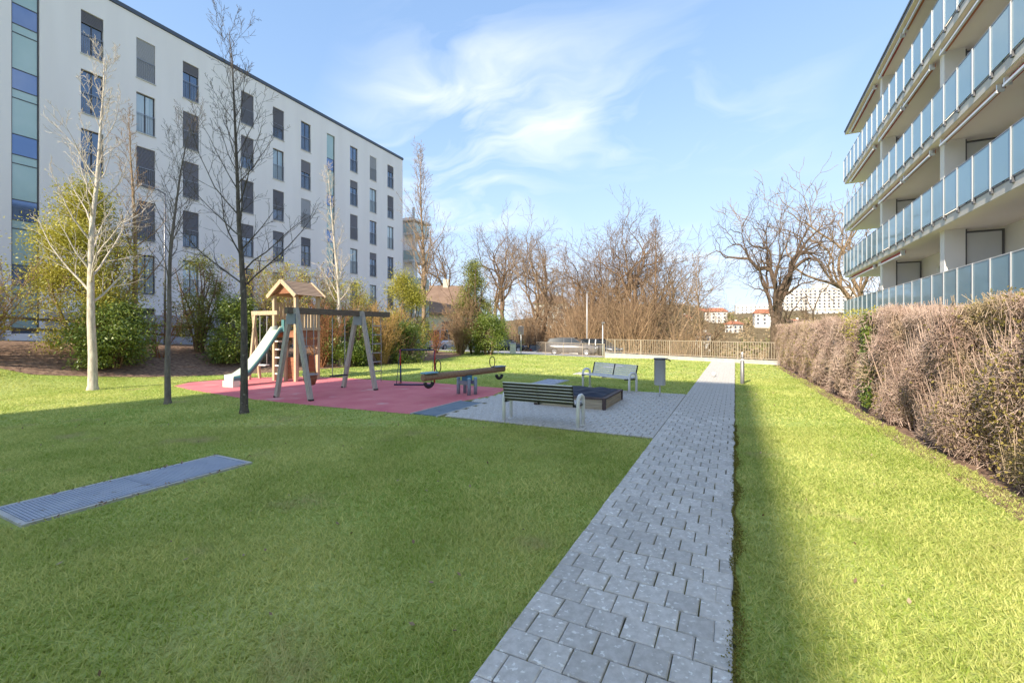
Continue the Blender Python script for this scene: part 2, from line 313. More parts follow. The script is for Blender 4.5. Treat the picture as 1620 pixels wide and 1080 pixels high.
road_poly = [(-29.5, -30), (-23.4, -30), (-23.3, 8), (-23.0, 22), (-21.5, 26.5), (-17.5, 28.3), (-8.4, 30.2), (-6.5, 36), (-8, 43), (-16, 46), (-22, 56), (-28, 80), (-36, 80), (-29, 50)]
sheet('road', road_poly, M['asphalt'], .03, 1.0)
bank_poly = [(-23.2, -8), (-22.2, -8), (-21.3, 3.5), (-19.0, 5.4), (-18.0, 8), (-17.2, 11), (-16.2, 15.5), (-15.6, 19.5), (-16.0, 24.5), (-18, 26.6), (-21.4, 26.3), (-22.9, 22), (-23.2, 8)]
sheet('mulch_bed', bank_poly, M['mulch'], .012, .5)
red_poly = [(-15.6, 7.55), (-14.2, 7.3), (-11.4, 7.0), (-9, 7.05), (-6.02, 7.25), (-5.98, 9.12), (-5.75, 10.2), (-6.05, 11.75), (-9, 11.9), (-11, 11.75), (-13.2, 11.6), (-14.9, 11.1), (-16.1, 9.9), (-16.3, 8.4)]
sheet('safety_surface', red_poly, M['red'], .008, 1)
plaza_poly = [(-6.0, 7.33), (-1.17, 7.33), (-1.17, 12.7), (-4.9, 12.8), (-5.7, 12.0), (-5.6, 10.2), (-5.9, 9.13)]
sheet('plaza_bed', plaza_poly, M['joint'], .012, 1)
path_bed = sheet('path', [(-1.165, -3), (.004, -3), (.004, 26.3), (-1.165, 26.6)], M['joint'], .016, 1)
mats = MB().b(-5.98, -5.37, 7.3, 9.1, .002, .022).build('impact_mat', M['mat_blue']); tag(mats, 'blue grey rubber mat set flush between red surface and pavers', 'mat')
MB().b(-6.02, -5.985, 7.24, 9.14, .002, .03).b(-5.365, -5.33, 7.24, 9.2, .002, .03).build('edging', M['kerbc'], mats)

# pavers: the ones that show largest are single objects, the rest one mesh
vars_ = []
for k in range(7):
    b = MB().box((0, 0, 0), (.185, .1905, .05), ch=.006)
    r2 = random.Random(k); b.v = [(x + r2.uniform(-.003, .003), y + r2.uniform(-.003, .003), z) for x, y, z in b.v]
    vars_.append(b.mesh('paver', M['paver']))
half = MB().box((0, 0, 0), (.092, .194, .05), ch=.006).mesh('paver', M['paver'])
cells = []
PW = .193
for j in range(-2, 133):
    y = 1.0 + j * .1985
    off = (PW * .5 if j % 2 else 0)
    xs = [-1.165 + PW / 2 + off + i * PW for i in range(6)]
    for i, x in enumerate(xs):
        if x + PW / 2 > .04: continue
        cells.append((x, y, 0))
    if j % 2: cells.append((-1.165 + .048, y, 1)); cells.append((-.060 + rnd.uniform(-.008, .016), y, 1))
plz = []
for j in range(27):
    y = 7.44 + j * .1985
    off = .0965 if j % 2 else 0
    x = -1.17 - PW / 2 - off
    if j % 2 and y < 12.65: plz.append((-1.17 - .048, y, 1))
    while x > -6.0:
        lim = -5.8 + .12 * max(0, (y - 9)) if y > 9.1 else (-5.3)
        if x > lim and y < 12.65: plz.append((x, y, 0))
        x -= PW
singles = cells[:300]; rest = cells[300:] + plz
for x, y, h in singles:
    me = half if h else rnd.choice(vars_)
    o = obj('paver', me, path_bed, (x + rnd.uniform(-.002, .002), y + rnd.uniform(-.002, .002), rnd.uniform(.006, .010)), (rnd.uniform(-.006, .006), rnd.uniform(-.006, .006), rnd.uniform(-.008, .008) + (0 if h else math.pi * rnd.randint(0, 1))))
b = MB()
for x, y, h in rest: b.box((x, y, rnd.uniform(.004, .008)), (.09 if h else .185, .1905, .05), rz=rnd.uniform(-.008, .008), ch=.006)
tag(b.build('paver_field', M['paver'], path_bed), kind='stuff')

# ------------------------------------------------------------------ grass
rng = np.random.default_rng(3)
ca, sa = math.cos(R(26.76)), math.sin(R(26.76))
def inpoly(x, y, poly):
    r = np.zeros(len(x), bool); n = len(poly)
    for i in range(n):
        x0, y0 = poly[i]; x1, y1 = poly[(i + 1) % n]
        if y0 == y1: continue
        k = ((y0 > y) != (y1 > y)) & (x < (x1 - x0) * (y - y0) / (y1 - y0) + x0); r ^= k
    return r
WELLS = [(-6.45, -5.62, 1.52, 3.66), (-5.95, -5.1, 13.05, 14.6), (-5.6, -4.75, 20.6, 22.2), (-5.75, -5.1, 16.7, 17.5)]
hedge_x = lambda y: 2.62 - .037 * np.clip(y - 6.5, 0, 30)
def lawn_ok(x, y):
    ok = (x > -24) & (x < hedge_x(y) + .02 + .03 * np.sin(y * 7)) & (y < 25.6 - .4 * (x - 1.8) - .1) & (y > -4)
    ok &= ~((x > -1.17) & (x < .006 + .012 * np.sin(y * 9) + .014 * np.sin(y * 23)) )
    for pl in (red_poly, plaza_poly, bank_poly, road_poly): ok &= ~inpoly(x, y, pl)
    ok &= ~((x > -6.0) & (x < -5.35) & (y > 7.27) & (y < 9.12))
    for a, b_, c_, d_ in WELLS: ok &= ~((x > a - .03) & (x < b_ + .03) & (y > c_ - .03) & (y < d_ + .03))
    return ok
V = []; 
for d0, d1, dens, hh, ww in ((2.2, 6.3, 8600, .034, .0046), (6.3, 10.3, 4900, .034, .0066), (10.3, 18.3, 1250, .032, .0115), (18.3, 38, 230, .032, .025)):
    n = int((d1 * d1 - d0 * d0) * 1.3 * dens)
    d = np.sqrt(rng.uniform(d0 * d0, d1 * d1, n)); X = rng.uniform(-1.3, 1.3, n) * d
    x = X * ca - (d - 2.3) * sa; y = X * sa + (d - 2.3) * ca      # a little wider than the view on every side
    k = lawn_ok(x, y)
    # worn patches and thicker tufts
    th = .55 + .45 * np.sin(x * 2.1 + np.sin(y * 1.7)) * np.sin(y * 2.3 + np.sin(x * 1.3))
    th2 = .5 + .5 * np.sin(x * .83 + 1.3 * np.sin(y * .71)) * np.sin(y * 1.07 + 1.1 * np.sin(x * .9)) ; k &= rng.uniform(0, 1, n) < np.clip(.42 + .4 * th + .45 * th2, 0, 1)
    x, y, th = x[k], y[k], th[k]; n = len(x)
    a = rng.uniform(0, 2 * math.pi, n); h = hh * rng.uniform(.45, 1.25, n) * (.75 + .4 * th); lean = rng.uniform(.5, 2.1, n) * h
    wdt = ww * rng.uniform(.6, 1.2, n); z = Z(x, y)
    la = a + math.pi / 2 + rng.normal(0, .5, n)
    p0 = np.stack([x - np.cos(a) * wdt, y - np.sin(a) * wdt, z], 1); p1 = np.stack([x + np.cos(a) * wdt, y + np.sin(a) * wdt, z], 1)
    p2 = np.stack([x + np.cos(la) * lean, y + np.sin(la) * lean, z + h], 1)
    V.append(np.stack([p0, p1, p2], 1).reshape(-1, 3))
V = np.concatenate(V)
tag(obj('grass', npmesh('grass', V, np.arange(len(V)).reshape(-1, 3), M['grass'])), 'short mown lawn grass round the playground and path', 'grass', kind='stuff')

def leaves(n, cen, size, mname, flat=.0, ratio=.45, r=None):
    """n x 3 centres -> diamond leaves, random facing"""
    r = r or rng; cen = np.asarray(cen); n = len(cen)
    u = r.normal(size=(n, 3)); u /= np.linalg.norm(u, axis=1)[:, None]
    q = r.normal(size=(n, 3)); q[:, 2] += flat * 3; vv = np.cross(u, q); vv /= np.linalg.norm(vv, axis=1)[:, None] + 1e-9
    s = (size * r.uniform(.6, 1.3, n))[:, None]
    a = cen - u * s * .5; c = cen + u * s * .5; b1 = cen + vv * s * ratio * .5; b2 = cen - vv * s * ratio * .5
    v = np.stack([a, b1, c, b2], 1).reshape(-1, 3)
    return v, np.arange(len(v)).reshape(-1, 4)
def sticks(P, Q, r0, r1):
    """3-sided twigs from P to Q"""
    P = np.asarray(P, float); Q = np.asarray(Q, float); n = len(P); d = Q - P; d /= np.linalg.norm(d, axis=1)[:, None] + 1e-9
    ref = np.where(np.abs(d[:, 2:3]) < .9, np.array([[0, 0, 1.]]), np.array([[1., 0, 0]])); a = np.cross(d, ref); a /= np.linalg.norm(a, axis=1)[:, None] + 1e-9; u = np.cross(d, a)
    r0 = np.broadcast_to(np.asarray(r0, float), (n,))[:, None]; r1 = np.broadcast_to(np.asarray(r1, float), (n,))[:, None]; v = []
    for c_, rr in ((P, r0), (Q, r1)):
        for k in range(3):
            t_ = 2 * math.pi * k / 3; v.append(c_ + (a * math.cos(t_) + u * math.sin(t_)) * rr)
    v = np.stack(v, 1).reshape(-1, 3); b_ = (np.arange(n) * 6)[:, None]
    f = np.concatenate([b_ + np.array([[k, (k + 1) % 3, 3 + (k + 1) % 3, 3 + k]]) for k in range(3)], 0)
    return v, f
# fallen leaves, moss on the ragged paving edge
lx = rng.uniform(-14, 3, 900); ly = rng.uniform(1, 24, 900); k = lawn_ok(lx, ly); lx, ly = lx[k], ly[k]
k = rng.uniform(0, 1, len(lx)) < .85; lx, ly = lx[k], ly[k]
hx_ = rng.uniform(-.35, .5, 700); hy = rng.uniform(5, 25, 700); lx = np.concatenate([lx, hedge_x(hy) + hx_]); ly = np.concatenate([ly, hy])
gy2 = rng.uniform(1.45, 3.7, 110); gx2 = np.where(rng.uniform(size=110) < .5, -6.42, -5.64) + rng.normal(0, .03, 110); lx = np.concatenate([lx, gx2]); ly = np.concatenate([ly, gy2])
v, f = leaves(0, np.stack([lx, ly, Z(lx, ly) + .03], 1), .036, '', 3, .6)
tag(obj('leaf_litter', npmesh('leaf_litter', v, f, M['leaf_dead'])), 'dry brown leaves scattered over the lawn and under the hedge', 'leaves', kind='stuff')
my = rng.uniform(1.2, 9, 9000); mx_ = -.012 + .02 * np.sin(my * 9) * np.sin(my * 3.1) + rng.normal(.012, .014, 9000) * (1.2 + .8 * np.sin(my * 5))
jx = -1.165 + PW * rng.integers(0, 13, 1500) * .5 + rng.normal(0, .004, 1500); jy = rng.uniform(1.2, 6, 1500)
near_moss = np.stack([np.concatenate([mx_, jx[:0]]), np.concatenate([my, jy[:0]]), np.full(9000, .03)], 1); near_moss[:, 2] += rng.uniform(-.012, .010, 9000)
v, f = leaves(0, near_moss, .013, '', 0, .8)
tag(obj('moss', npmesh('moss', v, f, M['moss'])), 'olive moss along the ragged edge of the paver path', 'moss', kind='stuff')

# ------------------------------------------------------------------ left apartment block
def wall_with_openings(y0, y1, z0, z1, holes, depth):
    """facade in the plane x=0 facing +x; holes (ya, yb, za, zb) with reveals running inwards"""
    b = MB(); Y = sorted({y0, y1} | {h[0] for h in holes} | {h[1] for h in holes}); Zs = sorted({z0, z1} | {h[2] for h in holes} | {h[3] for h in holes})
    for i in range(len(Y) - 1):
        for j in range(len(Zs) - 1):
            cy, cz = (Y[i] + Y[i + 1]) / 2, (Zs[j] + Zs[j + 1]) / 2
            if any(h[0] < cy < h[1] and h[2] < cz < h[3] for h in holes): continue
            b.add([(0, Y[i], Zs[j]), (0, Y[i + 1], Zs[j]), (0, Y[i + 1], Zs[j + 1]), (0, Y[i], Zs[j + 1])], [(0, 1, 2, 3)])
    for a, c, lo, hi in holes:
        d = -depth
        b.add([(0, a, lo), (0, c, lo), (0, c, hi), (0, a, hi), (d, a, lo), (d, c, lo), (d, c, hi), (d, a, hi)], [(0, 4, 5, 1), (1, 5, 6, 2), (2, 6, 7, 3), (3, 7, 4, 0), (4, 7, 6, 5)])
    return b
LB = thing('apartment_building', 'long white six storey apartment block with tall narrow windows', 'building', (-28.45, 33.14, 0), R(2.194))
cols = [(-23.68, -22.83), (-21.48, -20.63), (-19.28, -18.43), (-15.92, -15.07), (-13.70, -12.85), (-11.46, -10.61), (-6.72, -5.87), (-4.45, -3.6), (-2.16, -1.31), (-28.3, -27.45)]
rows = [16.89 - 2.8 * k for k in range(6)]
holes = []
for ya, yb in cols:
    for zt in rows: holes.append((ya, yb, zt - 2.06, zt))
SC, GS = (-9.12, -8.31), (-25.95, -25.08)
holes.append((SC[0], SC[1], 3.0, 16.95)); holes.append((GS[0], GS[1], 1.6, 17.9))
wl = wall_with_openings(-46, 0, -.4, 18.0, holes, .22)
wl.add([(0, 0, -.4), (-14, 0, -.4), (-14, 0, 18), (0, 0, 18), (0, -46, -.4), (-14, -46, -.4), (-14, -46, 18), (0, -46, 18)], [(0, 1, 2, 3), (5, 4, 7, 6), (1, 5, 6, 2), (3, 2, 6, 7)])
wl.build('wall', M['plaster'], LB)
rf = MB().b(-14.1, .06, -46.1, .06, 18.02, 18.22).build('roof', M['roofmetal'], LB)
MB().b(.0, .05, -46, -26.15, -.4, 3.7).b(0, .05, -24.9, 0, -.4, 2.55).build('plinth', M['plinth'], LB)
WW, WH = .85, 2.06
fr = MB()
for y in (-WW / 2 + .025, WW / 2 - .025): fr.b(-.03, .03, y - .025, y + .025, .0, WH)
fr.b(-.028, .028, -WW / 2 + .05, WW / 2 - .05, 0, .05).b(-.028, .028, -WW / 2 + .05, WW / 2 - .05, WH - .06, WH).b(-.028, .028, -.022, .022, .05, WH - .06)
fr_m = fr.mesh('window', M['frame_dark'])
pane_m = MB().b(-.012, .012, -WW / 2 + .05, WW / 2 - .05, .05, WH - .06).mesh('pane', M['pane']); panec_m = pane_m.copy(); panec_m.materials.clear(); panec_m.materials.append(M['pane_curtain'])
def blind_mesh(frac, m):
    b = MB(); z = WH - .02; 
    while z > WH * (1 - frac) + .03: b.box((0, 0, z - .03), (.045, WW - .03, .052), ry=-.35); z -= .066
    b.b(-.02, .02, -WW / 2 + .02, WW / 2 - .02, z - .02, z + .01)
    return b.mesh('blind', m)
bl = {}
for fr_ in (.25, .4, .62, .97):
    for c_ in ('dark', 'light'): bl[fr_, c_] = blind_mesh(fr_, M['blind_' + c_])
rl = MB().b(-.015, .015, -WW / 2 - .02, WW / 2 + .02, .98, 1.01).b(-.012, .012, -WW / 2 - .01, WW / 2 + .01, .06, .08)
k = -WW / 2 + .01
while k < WW / 2 + .01: rl.b(-.007, .007, k - .006, k + .006, .07, .99); k += .083
rl_m = rl.mesh('railing', M['rail_metal'])
sill_m = MB().b(-.12, .045, -WW / 2 - .03, WW / 2 + .03, -.045, -.002).mesh('sill', M['rb_fascia'])
look = {(0, 0): .25, (0, 1): ('light', .97), (0, 2): .3, (0, 3): .97, (0, 4): .62, (0, 5): 0, (0, 6): 0, (0, 7): ('light', .97), (0, 8): .25, (1, 0): 0, (1, 1): 'c', (1, 2): .97, (1, 3): .62, (1, 4): 'c', (1, 5): .4, (1, 6): .25, (1, 7): 'c', (1, 8): .62,
        (2, 0): 0, (2, 1): .97, (2, 2): .97, (2, 3): .97, (2, 4): .62, (2, 5): ('light', .97), (2, 6): .97, (2, 7): 0, (2, 8): 'c', (3, 1): .97, (3, 2): .62, (3, 3): .4, (3, 6): 'c', (3, 7): .25, (3, 8): 0}
for ci, (ya, yb) in enumerate(cols):
    for ri, zt in enumerate(rows):
        s = look.get((ri, ci), rnd.choice([0, .25, .97, .62, 'c', .97]))
        wn = obj('window', fr_m, LB, (-.13, (ya + yb) / 2, zt - 2.06))
        pn = obj('pane', panec_m if s == 'c' else pane_m, wn, (-.004, 0, 0))
        obj('sill', sill_m, wn, (.13, 0, 0)); obj('railing', rl_m, wn, (.105, 0, 0))
        if s not in (0, 'c'):
            c_, fq = s if isinstance(s, tuple) else ('dark', s); fq = min((.25, .4, .62, .97), key=lambda q: abs(q - fq))
            obj('blind', bl[fq, c_], wn, (.062, 0, 0))
def glass_strip(ya, yb, z0, z1, bands):
    wn = MB().b(-.06, .0, ya, ya + .05, z0, z1).b(-.06, 0, yb - .05, yb, z0, z1).build('glazing_frame', M['frame_dark'], LB, (-.09, 0, 0))
    z = z0
    for zb, mname in bands:
        if z < z1:
            MB().b(-.04, -.02, ya + .05, yb - .05, z + .02, min(zb, z1) - .02).build('pane', M[mname], wn)
            MB().b(-.055, -.005, ya + .05, yb - .05, min(zb, z1) - .02, min(zb, z1) + .018).build('transom', M['frame_dark'], wn)
        z = zb
zb = []; k = 1.75
while k < 18: zb += [(k + 1.55, 'teal'), (k + 1.93, 'teal'), (k + 2.8, 'blueglass')]; k += 2.8
glass_strip(GS[0], GS[1], 1.6, 17.9, [(1.75, 'blueglass')] + zb)
zb = []; k = 3.0
while k < 17: zb += [(k + .9, 'blueglass'), (k + 2.8, 'teal')]; k += 2.8
glass_strip(SC[0], SC[1], 3.0, 16.95, zb)
# rear wing with balconies showing past the far corner
BW = thing('balcony_wing', 'balcony wing with pale blue glass fronts behind the white apartment block', 'building', (-30.0, 35.9, 0), R(2.194))
MB().b(-11, -.7, .2, 2.4, -.5, 13.0).build('wall', M['plaster'], BW); MB().b(-11.2, .75, -.3, 2.9, 13.0, 13.25).build('roof', M['rb_soffit'], BW)
for k in range(5):
    z = .6 + 2.8 * k
    MB().b(-.7, .6, 0, 2.7, z - .22, z).build('balcony_slab', M['rb_fascia'], BW)
    MB().b(.55, .58, .0, 2.7, z + .02, z + 1.0).b(-.7, .55, .0, .03, z + .02, z + 1.0).build('balcony_glass', M['teal'], BW)
    MB().b(.4, .58, .05, .25, z + 1.02, z + 2.55).build('post', M['rb_fascia'], BW)

# ------------------------------------------------------------------ right apartment block with glass balconies
def glass_mat():
    m = bpy.data.materials.new('satin_blue_glass'); m.use_nodes = True; t = m.node_tree; p = t.nodes['Principled BSDF']
    tcd = N(t, 'ShaderNodeTexCoord'); n = N(t, 'ShaderNodeTexNoise'); n.inputs['Scale'].default_value = .5; t.links.new(tcd.outputs['Object'], n.inputs[0])
    mx = N(t, 'ShaderNodeMix', data_type='RGBA'); mx.inputs[6].default_value = (.27, .44, .56, 1); mx.inputs[7].default_value = (.33, .50, .61, 1); t.links.new(n.outputs[0], mx.inputs[0]); t.links.new(mx.outputs[2], p.inputs['Base Color'])
    p.inputs['Roughness'].default_value = .06; p.inputs['Metallic'].default_value = .08; p.inputs['Specular IOR Level'].default_value = .5
    tr = N(t, 'ShaderNodeBsdfTransparent'); tr.inputs[0].default_value = (.7, .82, .9, 1); ms = N(t, 'ShaderNodeMixShader'); ms.inputs[0].default_value = .12
    t.links.new(p.outputs[0], ms.inputs[1]); t.links.new(tr.outputs[0], ms.inputs[2]); t.links.new(ms.outputs[0], t.nodes['Material Output'].inputs[0]); return m
M['satin'] = glass_mat()
RB = thing('balcony_building', 'four storey apartment block with long blue glass balconies above the hedge', 'building', (6.0, 33.6, 0), R(-1.0))
LEN = 38.0; DEP = 1.75
slabs = [(2.38, 2.14), (5.25, 4.97), (8.12, 7.84), (11.0, 10.72)]
MB().b(DEP, DEP + 10, -LEN, -1.3, -1, 13.6).build('wall', M['rb_wall'], RB)
MB().b(.45, DEP - .002, -LEN, -1.0, -1, 2.138).build('base_wall', M['rb_wall'], RB)
MB().b(-.02, DEP + 10.4, -LEN, -.4, 13.62, 13.78).build('roof', M['rb_soffit'], RB)
MB().b(-.06, DEP + 10.4, -LEN, -.36, 13.78, 13.86).b(-.03, .01, -LEN, -.41, 13.66, 13.779).build('roof_edge', M['rb_dark'], RB)
pm = MB().b(-.011, .011, -.455, .455, .0, 1.10).mesh('glass_panel', M['satin'])
pst = MB().b(-.035, -.013, -.018, .018, -.09, 1.13).mesh('post', M['post_grey'])
shoe = MB().b(-.02, .03, -.05, .05, -.16, -.02).mesh('bracket', M['rb_dark'])
for fi, (zt, zb_) in enumerate(slabs):
    sb = MB().b(.03, DEP, -LEN, .0, zb_ + .012, zt).build('balcony_slab', M['rb_fascia'], RB)
    MB().b(.05, DEP - .002, -LEN + .1, -.02, zb_, zb_ + .01).build('soffit', M['rb_soffit'], sb)
    MB().b(.02, .07, -LEN, .002, zt - .02, zt + .012).build('slab_edge', M['rb_dark'], sb)
    k = 0
    while k < 31:
        y = -.49 - .97 * k
        g = obj('glass_panel', pm, RB, (0, y, zt + .03)); 
        po = obj('post', pst, RB, (0, y + .485, zt + .03)); obj('bracket', shoe, po)
        k += 1
    MB().b(-.02, .02, -LEN, .02, zt + 1.135, zt + 1.16).build('handrail', M['white_metal' if fi == 0 else 'rail_metal'], RB)
    for j in range(2):                                       # panels round the far end
        obj('glass_panel', pm, RB, (.46 + .92 * j, .0, zt + .03), (0, 0, R(90)))
    top = slabs[fi + 1][1] if fi < 3 else 13.62
    for pi, yp in enumerate((-7.1, -14.4, -21.9, -29.4)):
        cl = MB().b(.28, .78, yp - .18, yp + .18, zt + .001, top - .001).build('pillar', M['rb_wall'], RB)
        dv = MB().b(.86, DEP - .03, yp - .03, yp + .03, zt + .001, top - .06).build('divider', M['divider'], RB)
        MB().b(.80, .86, yp - .04, yp + .04, zt + .001, top - .002).b(DEP - .09, DEP - .03, yp - .04, yp - .031, zt + .01, top - .07).b(.86, DEP - .09, yp - .04, yp - .031, top - .13, top - .07).build('divider_frame', M['rb_dark'], dv)
    # awning cassettes under the slab above
    for y0, y1, mm in ((-6.6, -1.2, 'awning_red'), (-10.9, -7.6, 'awning_red'), (-14.0, -11.2, 'awning_orange'), (-18.5, -14.9, 'awning_orange'), (-21.6, -18.8, 'awning_red'), (-28.8, -22.4, 'awning_orange')):
        if fi == 0 and y0 not in (-6.6, -10.9): continue
        a = MB().b(.16, .24, y0, y1, top - .17, top - .06).build('awning', M[mm], RB)
        MB().b(.06, .12, y0, y1, top - .26, top - .20).b(.08, .22, y0, y0 + .05, top - .24, top - .05).b(.08, .22, y1 - .05, y1, top - .24, top - .05).build('cassette', M['white_metal'], a)
    for y in (-2.9, -11.5, -12.9, -17.8, -26.0):            # balcony doors in the back wall
        dr = MB().b(DEP - .05, DEP - .004, y - .85, y + .85, zt + .02, zt + 2.2).build('balcony_door', M['frame_dark'], RB)
        for s_ in (-.41, .41): MB().b(DEP - .07, DEP - .051, y + s_ - .36, y + s_ + .36, zt + .1, zt + 2.12).build('pane', M['pane'], dr)
        if y in (-2.9,): MB().b(DEP - .12, DEP - .072, y - .8, y + .8, zt + 1.5, zt + 2.2).build('blind', M['blind_light'], dr)
    for y in (-9.2, -16.4):
        b_ = MB(); b_.lathe([(0.001, .10), (.09, .085), (.13, .04), (.14, 0)], 16); b_.v = [(DEP - .002 - z, y + x, zt + 1.9 + yy) for x, yy, z in b_.v]; b_.build('wall_lamp', M['white_p'], RB)

# the block behind the camera whose shadow lies over the playground
HB = thing('neighbouring_block', 'flat roofed white tower block that throws the big shadow over the lawn', 'building', (-19.1, -24.7, 0), 0)
hb = MB(); hb.b(0, 11.66, -18, 0, -1, 27.85).build('wall', M['plaster'], HB); MB().b(-.02, 11.68, -18.02, .02, 27.86, 28.0).build('roof', M['roofmetal'], HB)
for fl in range(9):
    for i in range(4):
        wn = obj('window', fr_m, HB, (1.6 + i * 2.8, .03, 1.2 + fl * 2.95), (0, 0, R(90))); obj('pane', pane_m, wn)

# ------------------------------------------------------------------ trees
class Tree:
    def __init__(s, seed): s.r = random.Random(seed); s.tubes = []; s.P = []; s.Q = []; s.r0 = []; s.r1 = []; s.tips = []
    def dirv(s, d, ang, az):
        d = np.array(d) / np.linalg.norm(d); a = np.cross(d, (0, 0, 1)); a = np.array((1., 0, 0)) if np.linalg.norm(a) < 1e-3 else a / np.linalg.norm(a); u = np.cross(d, a)
        return d * math.cos(ang) + (a * math.cos(az) + u * math.sin(az)) * math.sin(ang)
    def branch(s, p, d, L, r, lv, spec, store=None):
        r_ = s.r; sp = spec[lv]; n = sp.get('n', 5); pts = [np.array(p, float)]; d = np.array(d, float) / np.linalg.norm(d); rad = [r]; dirs = [d]
        for i in range(n):
            g = sp.get('gn', .15); d = d + np.array([r_.gauss(0, g), r_.gauss(0, g), r_.gauss(0, g) + sp.get('up', .1)]); d /= np.linalg.norm(d)
            pts.append(pts[-1] + d * L / n); rad.append(max(r * (1 - (i + 1) / n * sp.get('tp', .85)), .0022)); dirs.append(d)
        if store is not None: store.append((pts, rad))
        elif r > spec[0].get('thick', .03): s.tubes.append((pts, rad))
        else:
            for i in range(n): s.P.append(pts[i]); s.Q.append(pts[i + 1]); s.r0.append(rad[i]); s.r1.append(rad[i + 1])
        if lv + 1 >= len(spec): s.tips.append(pts[-1]); return
        nx = spec[lv + 1]; k = sp.get('kids', 6); k = max(1, int(k + r_.uniform(-.8, .8)))
        az = r_.uniform(0, 6.28)
        for j in range(k):
            t = sp.get('s0', .25) + (1 - sp.get('s0', .25)) * (j + r_.uniform(.1, .9)) / k; t = min(t, .985); q = t * n; i = int(q); fr = q - i
            pp = pts[i] * (1 - fr) + pts[i + 1] * fr; rr = rad[i] * (1 - fr) + rad[i + 1] * fr
            az += 2.4 + r_.uniform(-.5, .5); ang = sp.get('a0', 1.0) * (1 - t) + sp.get('a1', .6) * t; ang *= r_.uniform(.8, 1.2)
            ll = L * sp.get('lr', .4) * (sp.get('l0', 1.0) * (1 - t) + sp.get('l1', .35) * t) * r_.uniform(.7, 1.25)
            s.branch(pp, s.dirv(dirs[i + 1], ang, az), ll, min(rr * sp.get('rr', .55), rr * .95), lv + 1, spec)
    def fork(s, p, d, L, r, depth, gn=.22, up=.04, minr=.012, tube=.03, ratio=.74):
        r_ = s.r; n = 4; pts = [np.array(p, float)]; d = np.array(d, float); rad = [r]
        for i in range(n):
            d = d + np.array([r_.gauss(0, gn), r_.gauss(0, gn), r_.gauss(0, gn) + up]); d /= np.linalg.norm(d); pts.append(pts[-1] + d * L / n); rad.append(r * (1 - .28 * (i + 1) / n))
        if r > tube: s.tubes.append((pts, rad))
        else:
            for i in range(n): s.P.append(pts[i]); s.Q.append(pts[i + 1]); s.r0.append(rad[i]); s.r1.append(rad[i + 1])
        if depth <= 0: s.tips.append(pts[-1]); return
        k = 2 if r_.random() < .72 else 3
        for j in range(k):
            az = r_.uniform(0, 6.28) if j == 0 else az + 6.28 / k + r_.uniform(-.5, .5)
            s.fork(pts[-1], s.dirv(d, r_.uniform(.25, .75), az), L * ratio * r_.uniform(.8, 1.2), rad[-1] * (.8 if j == 0 else .62), depth - 1, gn, up, minr, tube, ratio)
        for j in range(2 if depth > 1 else 1):                         # side shoots
            i = r_.randint(1, 3); s.fork(pts[i], s.dirv(d, r_.uniform(.7, 1.2), r_.uniform(0, 6.28)), L * .55 * r_.uniform(.7, 1.2), rad[i] * .34, max(depth - 2, 0), gn, up, minr, tube, ratio)
    def crown(s, name, m, n=6, minr=0):
        b = MB()
        for pts, rad in s.tubes: b.tube(pts, rad, n, cap=False)
        tv = np.array(b.v, float).reshape(-1, 3); tf = np.array(b.f, int).reshape(-1, 4)
        if s.P:
            v, f = sticks(s.P, s.Q, np.maximum(s.r0, minr), np.maximum(s.r1, minr * .7)); f = f + len(tv); tv = np.concatenate([tv, v]); tf = np.concatenate([tf, f])
        return npmesh(name, tv, tf, m, True)
def trunk_mesh(pts, rad, m, n=10, flare=1.35):
    rad = list(rad); rad[0] *= flare; pts = [np.array(p) for p in pts]
    p2 = [pts[0] - np.array((0, 0, .15))] + [pts[0]] + [pts[0] * .85 + pts[1] * .15] + pts[1:]; r2 = [rad[0]] + [rad[0]] + [rad[0] / flare * 1.03] + rad[1:]
    return MB().tube(p2, r2, n).mesh('trunk', m)
def leader_tree(name, label, loc, H, r, seed, m, first=.2, kids=26, lr=.33, a0=1.1, a1=.5, up=.13, l1=.3, minr=.004, group=None, kids2=8, kids3=5, mt=None, lean=(0, 0), cat='tree', l0=1.0):
    T = Tree(seed); st = []
    spec = [dict(n=10, gn=.025, up=.05, tp=.93, kids=kids, s0=first, a0=a0, a1=a1, lr=lr, l0=l0, l1=l1, rr=.40, thick=.022), dict(n=6, gn=.10, up=up, tp=.85, kids=kids2, s0=.15, a0=.8, a1=.6, lr=.42, l1=.4, rr=.55),
            dict(n=4, gn=.13, up=up * .8, tp=.8, kids=kids3, s0=.15, a0=.8, a1=.6, lr=.5, l1=.5, rr=.6), dict(n=3, gn=.14, up=.1, tp=.7)]
    T.branch((0, 0, 0), (lean[0], lean[1], 1), H, r, 0, spec, st)
    t = thing(name, label, cat, loc, 0, group)
    obj('trunk', trunk_mesh(st[0][0], st[0][1], mt or m), t); obj('crown', T.crown('crown', m, 6, minr), t)
    return t
